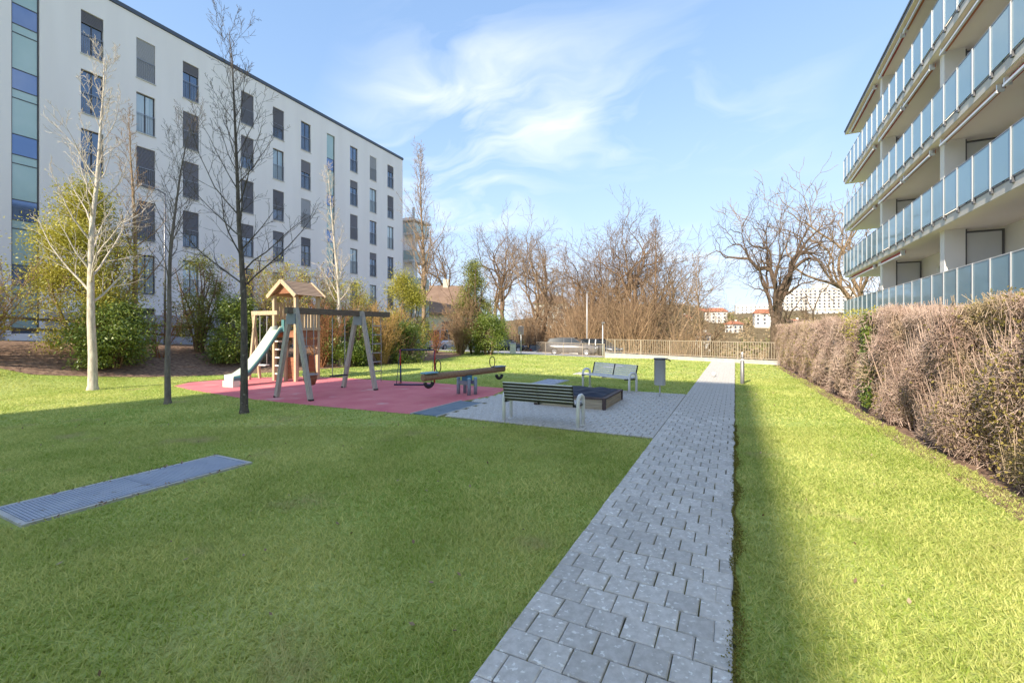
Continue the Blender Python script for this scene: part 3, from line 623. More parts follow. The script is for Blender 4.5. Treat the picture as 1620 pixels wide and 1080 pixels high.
def oak(name, label, loc, H, r, seed, m, th=.25, limbs=5, depth=5, minr=.012, spread=.75, group=None, gn=.2, L=.26, up=.05, ratio=.74, mt=None):
    T = Tree(seed); t = thing(name, label, 'tree', loc, 0, group); q = T.r
    pts = [np.array((0, 0, 0.))]; 
    for i in range(4): pts.append(pts[-1] + np.array((q.gauss(0, .02) * H, q.gauss(0, .02) * H, H * th / 4)))
    rad = [r, r * .9, r * .84, r * .8, r * .78]
    obj('trunk', trunk_mesh(pts, rad, mt or m), t)
    for j in range(limbs):
        ang = spread * q.uniform(.45, 1.25) * (0.25 if j == 0 else 1)
        T.fork(pts[-1 if j < 3 else -2], T.dirv((0, 0, 1), ang, j * 2.4 + q.uniform(-.4, .4)), H * L * q.uniform(.85, 1.15), r * (.62 if j == 0 else q.uniform(.36, .5)), depth, gn, up, ratio=ratio)
    obj('crown', T.crown('crown', m, 6, minr), t); return t
def copy_tree(src, loc, rz, sc, label=None, group=None):
    r = src.copy(); link(r); r.location = loc; r.rotation_euler = (0, 0, rz); r.scale = sc if hasattr(sc, '__len__') else (sc, sc, sc)
    if label: r['label'] = label
    if group: r['group'] = group
    for ch in src.children: c = ch.copy(); link(c, r)
    return r
def zg(x, y): return float(Z(x, y))
leader_tree('young_tree', 'pale barked young tree with bright sunlit trunk standing on the lawn', (-16.71, 6.01, 0), 10.0, .118, 11, M['bark_pale'], first=.24, kids=30, lr=.31, a0=1.1, a1=.4, up=.12, minr=.006)
leader_tree('young_tree', 'slender bare tree with thin grey trunk between the pale and dark trees', (-11.98, 5.68, 0), 7.0, .068, 12, M['bark_grey'], first=.40, kids=30, lr=.30, a0=1.0, a1=.5, up=.1, minr=.0035)
leader_tree('young_tree', 'bare tree with shade darkened bark standing on the lawn in front of the slide', (-9.2, 5.76, 0), 8.1, .076, 15, M['bark_shaded'], first=.31, kids=32, lr=.33, a0=1.15, a1=.4, up=.13, minr=.0035)
leader_tree('young_tree', 'sunlit bare tree on the bank by the street lamp', (-20.5, 8.6, zg(-20.5, 8.6)), 9.2, .11, 16, M['bark_tan'], first=.25, kids=28, lr=.25, a0=.9, a1=.4, up=.13, minr=.006)
leader_tree('young_tree', 'pale trunked bare tree rising behind the play tower', (-16.9, 15.3, zg(-16.9, 15.3)), 9.4, .12, 17, M['bark_pale'], first=.3, kids=28, lr=.24, a0=.95, a1=.4, up=.1, minr=.006)
leader_tree('young_tree', 'tall slim bare tree past the far corner of the white block', (-20.9, 26.6, zg(-20.9, 26.6)), 14.4, .19, 18, M['bark_tan'], first=.26, kids=44, lr=.32, a0=.8, a1=.3, up=.12, minr=.009)
leader_tree('young_tree', 'bare tree at the lawn edge beside the pale barked tree', (-24.5, 1.5, zg(-24.5, 1.5)), 7.5, .12, 19, M['bark_pale'], first=.25, kids=26, lr=.34, a0=1.0, a1=.4, up=.1, minr=.006)

# trees beyond the railing and the car park
oakt = oak('oak_tree', 'big gnarled bare oak behind the end of the hedge', (3.2, 45.2, zg(3.2, 45.2)), 16.8, .72, 5, M['bark_oak'], th=.42, limbs=6, depth=5, minr=.013, spread=.75, gn=.27, L=.19, up=.05, ratio=.78)
oakt.scale = (.64, .64, 1)
o1 = oak('bare_tree', 'broad bare tree in the thicket above the parked cars', (-14.5, 62, zg(-14.5, 62)), 21, .55, 6, M['bark_brown'], th=.25, limbs=6, depth=5, minr=.018, spread=.9, gn=.25, L=.25)
o2 = oak('bare_tree', 'upright bare tree with high forked crown at the left end of the thicket', (-27.5, 63, zg(-27.5, 63)), 19, .42, 8, M['bark_brown'], th=.4, limbs=5, depth=5, minr=.018, spread=.6, gn=.23, L=.23, up=.08)
o3 = oak('bare_tree', 'bare tree forking low on the grass slope beyond the road', (-37.5, 66, zg(-37.5, 66)), 18.5, .4, 9, M['bark_tan'], th=.3, limbs=5, depth=5, minr=.018, spread=.75, gn=.24, L=.25, up=.06)
l1 = leader_tree('bare_tree', 'narrow pointed bare tree still holding dry seed clusters', (-7.8, 50, zg(-7.8, 50)), 16.5, .24, 21, M['bark_brown'], first=.3, kids=40, lr=.26, a0=1.0, a1=.4, up=.1, minr=.014)
l2 = leader_tree('bare_tree', 'small thin twiggy tree beyond the railing next to the oak', (-3.4, 52, zg(-3.4, 52)), 14.0, .14, 22, M['bark_tan'], first=.25, kids=34, lr=.26, a0=.9, a1=.4, up=.1, minr=.012)
GT = 'bare trees beyond the car park'
copy_tree(o2, (-33.5, 66, zg(-33.5, 66)), 2.1, (.95, .95, .98), 'bare tree with a single curved trunk on the grass slope', GT)
copy_tree(o3, (-22.5, 66, zg(-22.5, 66)), 1.2, (1.05, 1.05, .92), 'bare tree with dense rounded crown in the thicket', GT)
copy_tree(o1, (-19.0, 68, zg(-19, 68)), 3.3, (.9, .9, .95), 'bare tree with spreading limbs behind the car park', GT)
copy_tree(o1, (-9.8, 58, zg(-9.8, 58)), 4.4, (.8, .8, .86), 'bare tree with thick low limbs behind the railing', GT)
copy_tree(o2, (-43, 60, zg(-43, 60)), .7, .95, 'bare tree seen beside the corner of the white block', GT)
copy_tree(o3, (12.5, 52, zg(12.5, 52)), 2.5, (1.25, 1.25, 1.3), 'bare tree half hidden by the end of the balcony building', GT)
copy_tree(o3, (-6.2, 52, zg(-6.2, 52)), .4, (.85, .85, .8), 'low branching bare tree behind the tan railing', GT)
copy_tree(o2, (-12.6, 55, zg(-12.6, 55)), 5.2, (.95, .95, .9), 'bare tree with forked trunk behind the dark parked car', GT)
copy_tree(o3, (-26, 60, zg(-26, 60)), 3.9, (.9, .9, .95), 'bare tree with slanting limbs at the edge of the grass slope', GT)
copy_tree(o1, (-18, 58, zg(-18, 58)), 1.7, (.8, .8, .9), 'bare round crowned tree over the green waste container', GT)
copy_tree(o3, (-10.6, 64, zg(-10.6, 64)), 5.6, (1.0, 1.0, 1.0), 'tall bare tree at the back of the thicket', GT)
copy_tree(o1, (-5.2, 60, zg(-5.2, 60)), 2.6, (.7, .7, .72), 'bare tree in front of the far red roofs', GT)
copy_tree(l2, (-12.2, 47, zg(-12.2, 47)), 1.0, .62, 'thin sapling behind the parked silver car', GT)
copy_tree(l1, (7.5, 60, zg(7.5, 60)), 2.0, .8, 'pale bare tree between the oak and the balcony building', GT)

# thicket behind the railing: a mass of upright twigs
def twig_mass(n, xs, ys, h, seed, lean=.25, nsub=4):
    q = np.random.default_rng(seed); x = xs(q, n); y = ys(q, n, x); z = Z(x, y); hh = h(x, y) * q.uniform(.35, 1.0, n); P = np.stack([x, y, z], 1)
    d = np.stack([q.normal(0, lean, n), q.normal(0, lean, n), np.ones(n)], 1); out = [[], [], [], []]
    r = .012 + .004 * hh; cur = P
    for s in range(4):
        nxt = cur + d * (hh / 4)[:, None]; out[0].append(cur); out[1].append(nxt); out[2].append(r * (1 - s * .22)); out[3].append(r * (1 - (s + 1) * .22))
        if s:
            for k in range(nsub):
                t = q.uniform(0, 1, n)[:, None]; st = cur * (1 - t) + nxt * t; e = st + np.stack([q.normal(0, .35, n), q.normal(0, .35, n), q.uniform(.1, .6, n)], 1) * (hh * .22)[:, None]
                out[0].append(st); out[1].append(e); out[2].append(np.full(n, .012)); out[3].append(np.full(n, .007))
        d = d + np.stack([q.normal(0, .16, n), q.normal(0, .16, n), np.zeros(n)], 1); cur = nxt
    return sticks(*[np.concatenate(a) for a in out])
def env(x, y): return np.where(x < -9, 9.5, 5.5 + 4.0 * np.clip((-x - 3) / 6, 0, 1)) * (.8 + .3 * np.sin(x * 1.1))
v, f = twig_mass(3300, lambda q, n: q.uniform(-31, -3.5, n), lambda q, n, x: 50 + q.uniform(-2.5, 12, n) - .25 * (x + 15) + np.where(x < -18, 6, 0), env, 4, nsub=3)
tag(obj('thicket', npmesh('thicket', v, f, M['twig_tan'])), 'dense tan brown thicket of bare twigs behind the parked cars', 'thicket', kind='stuff')
v, f = twig_mass(750, lambda q, n: q.uniform(-5, 24, n), lambda q, n, x: 44 + q.uniform(0, 18, n), lambda x, y: 3.6 + 0 * x, 5)
tag(obj('scrub', npmesh('scrub', v, f, M['twig_tan'])), 'low brown scrub on the slope below the railing and oak', 'scrub', kind='stuff')

# ------------------------------------------------------------------ shrubs
def blob_pts(n, R_, H, seed, clumps=40, prof=None, shell=.55):
    q = np.random.default_rng(seed); k = 0
    cz = q.uniform(.03, 1, clumps) ** .9; pr = (prof or (lambda t: np.sqrt(np.clip(1 - (2 * t - .9) ** 2 / 1.25, .05, 1))))(cz); ca_ = q.uniform(0, 6.28, clumps); cr_ = pr * R_ * np.sqrt(q.uniform(shell ** 2, 1, clumps))
    cc = np.stack([np.cos(ca_) * cr_, np.sin(ca_) * cr_, cz * H], 1); i = q.integers(0, clumps, n); sig = R_ * q.uniform(.14, .30, clumps)
    p_ = cc[i] + q.normal(size=(n, 3)) * sig[i][:, None] * np.array([1, 1, .9]); p_[:, 2] = np.abs(p_[:, 2]) + .03
    return p_
def evergreen(name, label, x, y, R_, H, seed, n, size, m, prof=None, clumps=45, stem=M['bark_brown'], group=None, twig=None):
    t = thing(name, label, 'shrub', (x, y, zg(x, y)), 0, group); p_ = blob_pts(n, R_, H, seed, clumps, prof)
    v, f = leaves(0, p_, size, '', .3, .42, np.random.default_rng(seed)); obj('crown', npmesh('crown', v, f, M[m]), t)
    q = random.Random(seed); T = Tree(seed)
    for k in range(9):
        spec = [dict(n=5, gn=.12, up=.12, tp=.8, kids=7, s0=.2, a0=.9, a1=.6, lr=.4, thick=.02), dict(n=3, gn=.2, up=.05, kids=4, lr=.5), dict(n=2, gn=.2)]
        a = q.uniform(0, 6.28); T.branch((math.cos(a) * .15 * R_, math.sin(a) * .15 * R_, -.1), (math.cos(a) * .28 * R_ / H * 2, math.sin(a) * .28 * R_ / H * 2, 1), H * q.uniform(.65, .97), .035 + .006 * H, 0, spec)
    obj('stems', T.crown('stems', twig or stem, 5, .006), t); return t
def bare_shrub(name, label, x, y, R_, H, seed, m, stems=26, minr=.006, kids=9, kids2=6, leaf=None, nleaf=0, group=None):
    t = thing(name, label, 'shrub', (x, y, zg(x, y)), 0, group); q = random.Random(seed); T = Tree(seed)
    spec = [dict(n=6, gn=.11, up=.06, tp=.85, kids=kids, s0=.15, a0=.7, a1=.6, lr=.36, l1=.5, thick=.022), dict(n=4, gn=.16, up=.05, kids=kids2, s0=.1, a0=.8, a1=.7, lr=.5, l1=.6), dict(n=3, gn=.16)]
    for k in range(stems):
        a = q.uniform(0, 6.28); s_ = math.sqrt(q.uniform(.02, 1)) * R_ / H
        T.branch((math.cos(a) * .12 * R_, math.sin(a) * .12 * R_, -.05), (math.cos(a) * s_, math.sin(a) * s_, 1), H * q.uniform(.6, 1.0), .012 + .004 * H, 0, spec)
    obj('stems', T.crown('stems', M[m], 4, minr), t)
    if nleaf:
        tp = np.array(T.tips); i = np.random.default_rng(seed).integers(0, len(tp), nleaf); c = tp[i] + np.random.default_rng(seed + 1).normal(0, .09, (nleaf, 3))
        v, f = leaves(0, c, .085, '', 0, .5); obj('foliage', npmesh('foliage', v, f, M[leaf]), t)
    return t
cone = lambda t: np.clip(1.05 - t, .12, 1) ** .7
colp = lambda t: np.clip(.75 + .3 * np.sin(t * 3) - .75 * t ** 3, .12, 1)
evergreen('tall_evergreen', 'tall sunlit yellow green evergreen behind the pale barked tree', -20.8, 7.3, 1.35, 5.7, 31, 45500, 0.089, 'ever_y', colp, 95, twig=M['bark_tan'])
evergreen('laurel_shrub', 'broad glossy laurel at the foot of the tall yellow green evergreen', -19.3, 7.5, 1.05, 2.0, 32, 12250, 0.111, 'laurel', None, 40)
bare_shrub('hazel_shrub', 'spreading half bare shrub with tan stems left of the laurel', -20.3, 4.4, 2.0, 3.6, 33, 'twig_tan', 28, .007, 9, 6, 'ever_y', 3200)
bare_shrub('bare_shrub', 'small reddish bare shrub by the street lamp pole', -20.2, 9.3, .9, 2.1, 34, 'twig_rust', 14, .006, 7, 5)
evergreen('laurel_shrub', 'dark glossy laurel beside the swing arm of the play tower', -19.2, 11.6, 1.0, 2.5, 35, 15750, 0.111, 'laurel', None, 40)
evergreen('evergreen_shrub', 'olive evergreen with brown stem between laurel and street lamp', -20.9, 11.1, 1.0, 4.2, 36, 9625, 0.089, 'ever_g', colp, 36)
bare_shrub('hazel_shrub', 'loose yellowish shrub behind the tower roof', -19.0, 13.6, 1.7, 4.9, 37, 'twig_tan', 32, .007, 9, 6, 'ever_y', 8000)
bare_shrub('hazel_shrub', 'tall pinkish twiggy shrub behind the play tower balcony', -18.6, 15.9, 1.8, 4.7, 38, 'twig_tan', 34, .008, 9, 6, 'ever_g', 4500)
bare_shrub('bare_shrub', 'rust brown shrub right of the play tower', -17.2, 14.4, .95, 3.1, 39, 'twig_rust', 26, .007, 9, 6)
evergreen('laurel_shrub', 'glossy laurel seen through the second swing frame', -16.7, 15.6, 1.0, 2.3, 40, 14875, 0.111, 'laurel', None, 40)
bare_shrub('bare_shrub', 'golden orange twiggy shrub behind the rope ladder', -16.2, 17.3, 1.35, 3.3, 41, 'twig_gold', 44, .008, 9, 6)
evergreen('tall_evergreen', 'yellow green upright evergreen behind the small goal', -16.9, 19.9, 1.35, 4.8, 42, 21000, 0.096, 'ever_y', colp, 55)
evergreen('laurel_shrub', 'low dark laurel at the foot of the upright evergreen by the goal', -15.9, 18.7, 1.0, 1.9, 43, 8750, 0.104, 'laurel', None, 30)
bare_shrub('bare_shrub', 'small clipped brown shrub by the lawn edge', -18.4, 24.9, .55, 2.2, 44, 'twig_rust', 16, .008, 8, 5)
bare_shrub('bare_shrub', 'wide reddish tan shrub beside the tall green conifer', -16.6, 25.2, 1.3, 3.9, 45, 'twig_tan', 44, .009, 9, 6)
evergreen('tall_evergreen', 'tall dark green conifer at the far end of the planted bank', -16.2, 26.4, 1.5, 6.3, 46, 22750, 0.111, 'ever_g', cone, 55)
evergreen('laurel_shrub', 'bright laurel at the foot of the tall green conifer', -14.8, 25.9, 1.15, 2.6, 47, 12250, 0.111, 'laurel', None, 34)
evergreen('tall_evergreen', 'loose yellow green bush rising behind the swing beam', -19.6, 18.3, 1.4, 4.2, 48, 10500, 0.096, 'ever_y', None, 40)
bare_shrub('bare_shrub', 'brown leafless bush between the laurel and the golden shrub', -18.0, 18.0, 1.2, 3.0, 49, 'twig_tan', 30, .008, 9, 6)

# ------------------------------------------------------------------ hedge
HD = thing('hedge', 'long clipped reddish brown hornbeam hedge with few leaves below the balconies', 'hedge', (0, 0, 0))
hl, tp_n = 4.0, 26.0
def hsurf(n, q, near):
    y = q.uniform(3.2, 11, n) if near else q.uniform(10, 26.0, n)
    top = q.uniform(0, 1, n) < .30; ht = 2.1 - .008 * (y - 5) + .07 * np.sin(y * 1.3) + .05 * np.sin(y * 3.7)
    x0 = hedge_x(y) + .06 * np.sin(y * 2.1) + .05 * np.sin(y * 5.3)
    zz = np.where(top, ht, .06 + (ht - .06) * q.uniform(0, 1, n) ** .85); bulge = .10 * np.sin(np.clip(zz / ht, 0, 1) * 3.1) + .07 * np.sin(zz * 5 + y * 3)
    xx = np.where(top, x0 + q.uniform(.0, 1.35, n), x0 + .12 - bulge)
    return np.stack([xx, y, zz], 1), top
q = np.random.default_rng(8); TP, TQ, T0, T1 = [], [], [], []
for n, near in ((58000, True), (31000, False)):
    c, top = hsurf(n, q, near); dep = np.abs(q.normal(0, .10, n)); c[:, 0] += np.where(top, 0, dep); c[:, 2] -= np.where(top, dep, 0)
    L = q.uniform(.06, .26, n) * (1.0 if near else 1.25); d = np.stack([q.normal(-.35, .6, n), q.normal(0, .75, n), q.normal(.35, .65, n)], 1); d[top] += np.array([.3, 0, .7]); d /= np.linalg.norm(d, axis=1)[:, None]
    TP.append(c - d * (L * .6)[:, None]); TQ.append(c + d * (L * .4)[:, None]); r = q.uniform(.0018, .0045, n) * (1 if near else 1.7); T0.append(r); T1.append(r * .5)
v, f = sticks(np.concatenate(TP), np.concatenate(TQ), np.concatenate(T0), np.concatenate(T1)); v[:, 2] = np.maximum(v[:, 2], .02)
tag(obj('twigs', npmesh('twigs', v, f, M['hedge_twig']), HD), kind='stuff')
# upright stems inside
n = 620; sy = q.uniform(3.2, 26, n); sx_ = hedge_x(sy) + q.uniform(.2, 1.1, n); P = np.stack([sx_, sy, np.zeros(n) - .05], 1); Q = P + np.stack([q.normal(-.05, .15, n), q.normal(0, .15, n), q.uniform(1.3, 2.05, n)], 1)
n2_ = 1600; c_, tp2 = hsurf(n2_, q, True); c_ = c_[~tp2]; c_[:, 0] += .02; e_ = c_ + np.stack([q.normal(-.03, .05, len(c_)), q.normal(0, .12, len(c_)), q.uniform(.15, .55, len(c_))], 1); e_[:, 2] = np.minimum(e_[:, 2], 2.2)
P = np.concatenate([P, c_]); Q = np.concatenate([Q, e_]); v, f = sticks(P, Q, np.where(np.arange(len(P)) < n, .014, .004), np.where(np.arange(len(P)) < n, .006, .0025)); obj('stems', npmesh('stems', v, f, M['hedge_twig']), HD)
c1, _ = hsurf(19000, q, True); c2, _ = hsurf(13000, q, False); c = np.concatenate([c1, c2]); keep = (np.sin(c[:, 1] * 1.1 + 1) + np.sin(c[:, 1] * .37) + .5 * np.sin(c[:, 2] * 3) + q.normal(0, .7, len(c))) > .35; c = c[keep] + q.normal(0, .05, (keep.sum(), 3)); c[:, 2] = np.maximum(c[:, 2], .05)
v, f = leaves(0, c, .04, '', 0, .55); tag(obj('leaves', npmesh('leaves', v, f, M['hedge_leaf']), HD), kind='stuff')
# green privet growing through, and a holly-like dark column
n = 2600; yy = 11.6 + q.normal(0, .16, n); zz = q.uniform(.15, 2.1, n); c = np.stack([hedge_x(yy) - .04 + np.abs(q.normal(0, .10, n)), yy, zz], 1); v, f = leaves(0, c, .06, '', 0, .5); obj('laurel_sprout', npmesh('laurel_sprout', v, f, M['laurel']), HD)
n = 3600; yy = np.concatenate([12.9 + q.normal(0, .5, n - 900), 20.8 + q.normal(0, .3, 900)]); zz = np.concatenate([1.3 + .75 * q.uniform(0, 1, n - 900) + .2, q.uniform(.3, 2, 900)]); c = np.stack([hedge_x(yy) + q.uniform(-.02, .9, n), yy, zz], 1); v, f = leaves(0, c, .05, '', 0, .5); obj('yellow_green_growth', npmesh('yellow_green_growth', v, f, M['ever_y']), HD)
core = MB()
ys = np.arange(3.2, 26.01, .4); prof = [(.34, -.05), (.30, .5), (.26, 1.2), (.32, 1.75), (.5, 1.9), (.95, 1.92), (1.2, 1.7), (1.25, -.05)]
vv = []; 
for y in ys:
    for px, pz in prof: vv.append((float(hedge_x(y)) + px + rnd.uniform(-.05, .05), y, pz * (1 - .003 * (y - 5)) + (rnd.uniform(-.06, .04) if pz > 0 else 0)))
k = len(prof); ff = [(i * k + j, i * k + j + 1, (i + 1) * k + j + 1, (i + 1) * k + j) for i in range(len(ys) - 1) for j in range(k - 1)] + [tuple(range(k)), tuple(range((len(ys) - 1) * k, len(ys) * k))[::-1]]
core.add(vv, ff); core.build('dark_fill', M['hedge_fill'], HD)  # dark fill added inside the hedge to block the view through the twigs
sheet('hedge_bed', [(2.42, 3), (4.2, 3), (3.6, 26), (1.72, 26)], M['mulch'], .006, 1)

# ------------------------------------------------------------------ play tower
TW = thing('play_tower', 'wooden play tower with gabled roof, balcony and pale green slide', 'play tower', (-13.80, 10.5, 0), R(3))
hx, hy = .52, .46
for sx in (-1, 1):
    for sy in (-1, 1): MB().b(sx * hx - .05, sx * hx + .05, sy * hy - .05, sy * hy + .05, -.1, 2.95).build('post', M['wood_lit'], TW)
MB().b(.0, .09, -hy - .05, -hy + .05, -.1, 1.68).build('post', M['wood_lit'], TW)
for i in range(8): MB().b(-hx - .04 + i * .138, -hx - .04 + i * .138 + .13, -hy + .055, hy - .055, 1.70, 1.735).build('floor_board', M['wood_red'], TW)
MB().b(-hx + .055, hx - .055, -hy - .03, -hy + .03, 1.5, 1.69).b(-hx + .055, hx - .055, hy - .03, hy + .03, 1.5, 1.69).b(hx - .03, hx + .03, -hy + .055, hy - .055, 1.5, 1.69).b(-hx - .03, -hx + .03, -hy + .055, hy - .055, 1.5, 1.69).build('platform_joist', M['wood_red'], TW)
bal = MB().b(-.018, .018, -.04, .04, 1.76, 2.42).mesh('baluster', M['wood_lit'])
for i in range(6): obj('baluster', bal, TW, (hx + .01, -hy + .13 + i * .132, 0))
for i in range(8): obj('baluster', bal, TW, (-hx + .11 + i * .117, hy + .01, 0), (0, 0, R(90)))
for i in range(6): obj('baluster', bal, TW, (-hx - .01, -hy + .13 + i * .132, .3))
MB().b(hx + .03, hx + .07, -hy - .06, hy + .06, 2.36, 2.43).b(hx + .03, hx + .07, -hy - .06, hy + .06, 1.74, 1.83).build('balcony_rail', M['wood_lit'], TW)
MB().b(-hx, hx, hy + .03, hy + .07, 2.36, 2.43).b(-hx, hx, hy + .03, hy + .07, 1.74, 1.82).build('balcony_rail', M['wood_lit'], TW)
# roof of lapped boards, gables, barge boards
ev, rg, oh = 2.92, 3.42, .16
sl_ = math.hypot(hx + .12, rg - ev); an = math.atan2(rg - ev, hx + .12)
for s_ in (-1, 1):
    for i in range(9):
        u = (i + .5) / 9; x = s_ * (hx + .12) * (1 - u); z = ev + (rg - ev) * u
        MB().box((x, .04, z + .02), (sl_ / 9 * 1.25, 2 * hy + 2 * oh, .022), ry=s_ * (an - .12)).build('roof_board', M['wood_roof'], TW)
for yy in (-hy - oh + .03, hy + oh + .05):
    for s_ in (-1, 1): MB().bar((s_ * (hx + .16), yy - .03, ev - .03), (0, yy - .03, rg + .01), .045, .13).build('barge_board', M['wood_lit'], TW)
for yy in (-hy - .02, hy + .02):
    g = MB(); g.add([(-hx + .1, yy - .012, ev + .08), (hx - .1, yy - .012, ev + .08), (0, yy - .012, rg - .06), (-hx + .1, yy + .012, ev + .08), (hx - .1, yy + .012, ev + .08), (0, yy + .012, rg - .06)], [(0, 1, 2), (5, 4, 3), (0, 3, 4, 1), (1, 4, 5, 2), (2, 5, 3, 0)]); g.build('gable_panel', M['wood_red'], TW)
# red panels, climbing boards, round hold
for i in range(5): MB().b(.1, hx - .06, hy - .02, hy + .02, .10 + i * .15, .10 + i * .15 + .142).build('panel_board', M['wood_red'], TW)
for i in range(5): MB().b(.1, hx - .06, -hy + .02, -hy + .05, .08 + i * .15, .08 + i * .15 + .142).build('panel_board', M['wood_red'], TW)
for i in range(5): MB().b(-hx + .055, -.002, -hy - .028, -hy + .028, .22 + i * .28, .22 + i * .28 + .045).build('rung', M['white_p'], TW)
MB().b(hx - .02, hx + .02, -hy + .06, hy - .06, 1.22, 1.42).build('panel_board', M['wood_red'], TW)
# slide: bent trough
cl = [(-hy - .02, 1.76), (-hy - .25, 1.72), (-hy - .45, 1.45), (-hy - .78, 1.0), (-hy - 1.05, .68), (-hy - 1.32, .40), (-hy - 1.6, .24), (-hy - 1.85, .22)]
def trough(x0, m, off, th, up, name):
    b = MB(); v = []
    for y, z in cl:
        for dx, dz in ((-.22, up), (-.195, up), (-.17, .03), (0, 0), (.17, .03), (.195, up), (.22, up), (.2, -th), (-.2, -th)): v.append((x0 + dx, y, z + dz + off))
    k = 9; f = [(i * k + j, i * k + (j + 1) % k, (i + 1) * k + (j + 1) % k, (i + 1) * k + j) for i in range(len(cl) - 1) for j in range(k)] + [tuple(range(k))[::-1], tuple((len(cl) - 1) * k + j for j in range(k))]
    b.add(v, f, True); return b.build(name, m, TW)
sld = trough(-.16, M['slide'], 0, .03, .15, 'slide')
for s_ in (-1, 1):
    b = MB(); v = []
    for y, z in cl:
        for dx, dz in ((.223, .12), (.23, .12), (.23, -.07), (.223, -.07)): v.append((-.16 + s_ * dx, y, z + dz))
    b.add(v, [(i * 4 + j, i * 4 + (j + 1) % 4, i * 4 + 4 + (j + 1) % 4, i * 4 + 4 + j) for i in range(len(cl) - 1) for j in range(4)], True); b.build('slide_side', M['slide_side'], sld)
MB().b(-.40, .08, -hy - 1.88, -hy - 1.66, -.02, .20).build('slide_foot', M['slide'], sld)
MB().b(.02, .14, -hy - .16, -hy - .1, 1.7, 2.1).build('slide_guard', M['slide_side'], sld)
# swing arm on the far side
MB().b(-1.62, -hx + .2, -hy - .06, -hy + .05, 2.28, 2.42).build('swing_beam', M['wood_lit'], TW)
for x in (-1.62, -1.48): MB().bar((x, -hy + (.28 if x < -1.55 else -.25), -.1), (x, -hy, 2.4), .08, .08).build('arm_post', M['wood_lit'], TW)
MB().b(-1.57, -1.53, -hy - .2, -hy + .22, .7, .78).build('brace', M['wood_red'], TW)
ta = R(3)
def tw(x, y): return (-13.80 + x * math.cos(ta) - y * math.sin(ta), 10.5 + x * math.sin(ta) + y * math.cos(ta))
def flat_swing(label, p, q, zt, zs, mseat, group=None):
    t = thing('hanging_swing', label, 'swing', ((p[0] + q[0]) / 2, (p[1] + q[1]) / 2, 0)); a = math.atan2(q[1] - p[1], q[0] - p[0]); L = math.hypot(q[0] - p[0], q[1] - p[1]); t.rotation_euler = (0, 0, a)
    MB().box((0, 0, zs), (L + .06, .17, .035), ch=.01).build('seat', mseat, t)
    for s_ in (-1, 1): MB().tube([(s_ * L / 2, 0, zs), (s_ * L / 2, 0, zs + .25), (s_ * L / 2, 0, zt)], .011, 6).build('rope', M['rope'], t)
    return t
flat_swing('white seated swing on pale ropes beside the slide', tw(-1.25, -hy), tw(-.9, -hy), 2.29, .52, M['white_p'])

# ------------------------------------------------------------------ grey swing frame
SF = thing('swing_set', 'grey wooden swing frame with two A shaped supports', 'swing frame', (-9.98, 7.5, 0))
MB().b(-.06, .06, -.2, 3.45, 2.16, 2.32).build('beam', M['wood_dark'], SF)
for y in (0, 2.2):
    for s_ in (-1, 1):
        lg = MB().bar((s_ * .66, y, -.06), (s_ * .10, y, 2.30), .095, .11).build('leg', M['wood_grey'], SF)
        MB().b(s_ * .66 - .045, s_ * .66 + .045, y - .05, y + .05, -.02, .05).build('foot', M['dark_m'], lg)
    MB().b(-.16, .16, y - .012 - .06, y + .012 - .06, 1.9, 2.16).build('bracket', M['steel_b'], SF)
bx = thing('bucket_swing', 'toddler bucket swing hanging from the grey swing frame', 'swing', (-9.98, 8.0, 0))
b = MB().lathe([(.03, .30), (.12, .31), (.165, .42), (.185, .58), (.175, .59), (.15, .46), (.10, .36), (.02, .35)], 16); b.v = [(x * .9, y, z) for x, y, z in b.v]; b.build('bucket', M['wood_red'], bx)
MB().tube([(.175 * math.cos(a) * .95, .19 * math.sin(a), .585) for a in np.linspace(0, 2 * math.pi, 17)[:-1]], .02, 6, closed=True).build('rim', M['rope'], bx)
for s_ in (-1, 1): MB().tube([(0, s_ * .18, .58), (0, s_ * .12, 1.2), (0, s_ * .1, 2.17)], .01, 6).build('rope', M['rope'], bx)
flat_swing('flat dark swing seat on thin ropes between the A frames', (-9.98, 8.72), (-9.98, 9.16), 2.17, .47, M['dark_m'])
rlad = thing('rope_ladder', 'rope ladder with pale rungs at the end of the swing beam', 'rope ladder', (-9.98, 10.42, 0))
for s_ in (-1, 1): MB().tube([(0, s_ * .19, .12), (.01, s_ * .19, 1.1), (0, s_ * .17, 2.17)], .01, 6).build('rope', M['rope'], rlad)
for i in range(7): MB().tube([(0, -.2, .2 + i * .28), (0, .2, .2 + i * .28)], .016, 8).build('rung', M['rope'], rlad)

# ------------------------------------------------------------------ small goal, seesaw
GO = thing('toy_goal', 'small tubular goal with red posts and navy crossbar', 'goal', (-9.25, 11.5, 0), R(25))
MB().tube([(-.55, 0, 1.1), (0, 0, 1.11), (.55, 0, 1.1)], .024, 8).build('crossbar', M['navy_m'], GO)
for s_ in (-1, 1):
    MB().tube([(s_ * .57, -.02, 1.12), (s_ * .56, 0, .6)], .027, 8).build('post', M['red_m'], GO); MB().tube([(s_ * .56, 0, .6), (s_ * .55, .01, .02)], .026, 8).build('post_lower', M['red_m'] if s_ > 0 else M['navy_m'], GO)
    MB().tube([(s_ * .55, .01, .03), (s_ * .55, -.5, .03)], .024, 8).build('base_rail', M['red_m'], GO); MB().tube([(s_ * .55, -.5, .03), (s_ * .56, -.05, 1.08)], .010, 6).build('stay', M['navy_m'], GO)
MB().tube([(-.62, -.5, .035), (.6, -.5, .035)], .026, 8).build('rear_bar', M['navy_m'], GO)
SS = thing('seesaw', 'wooden log seesaw with ring handles on blue grey posts', 'seesaw', (-6.53, 10.22, 0), math.atan2(2.83, .72))
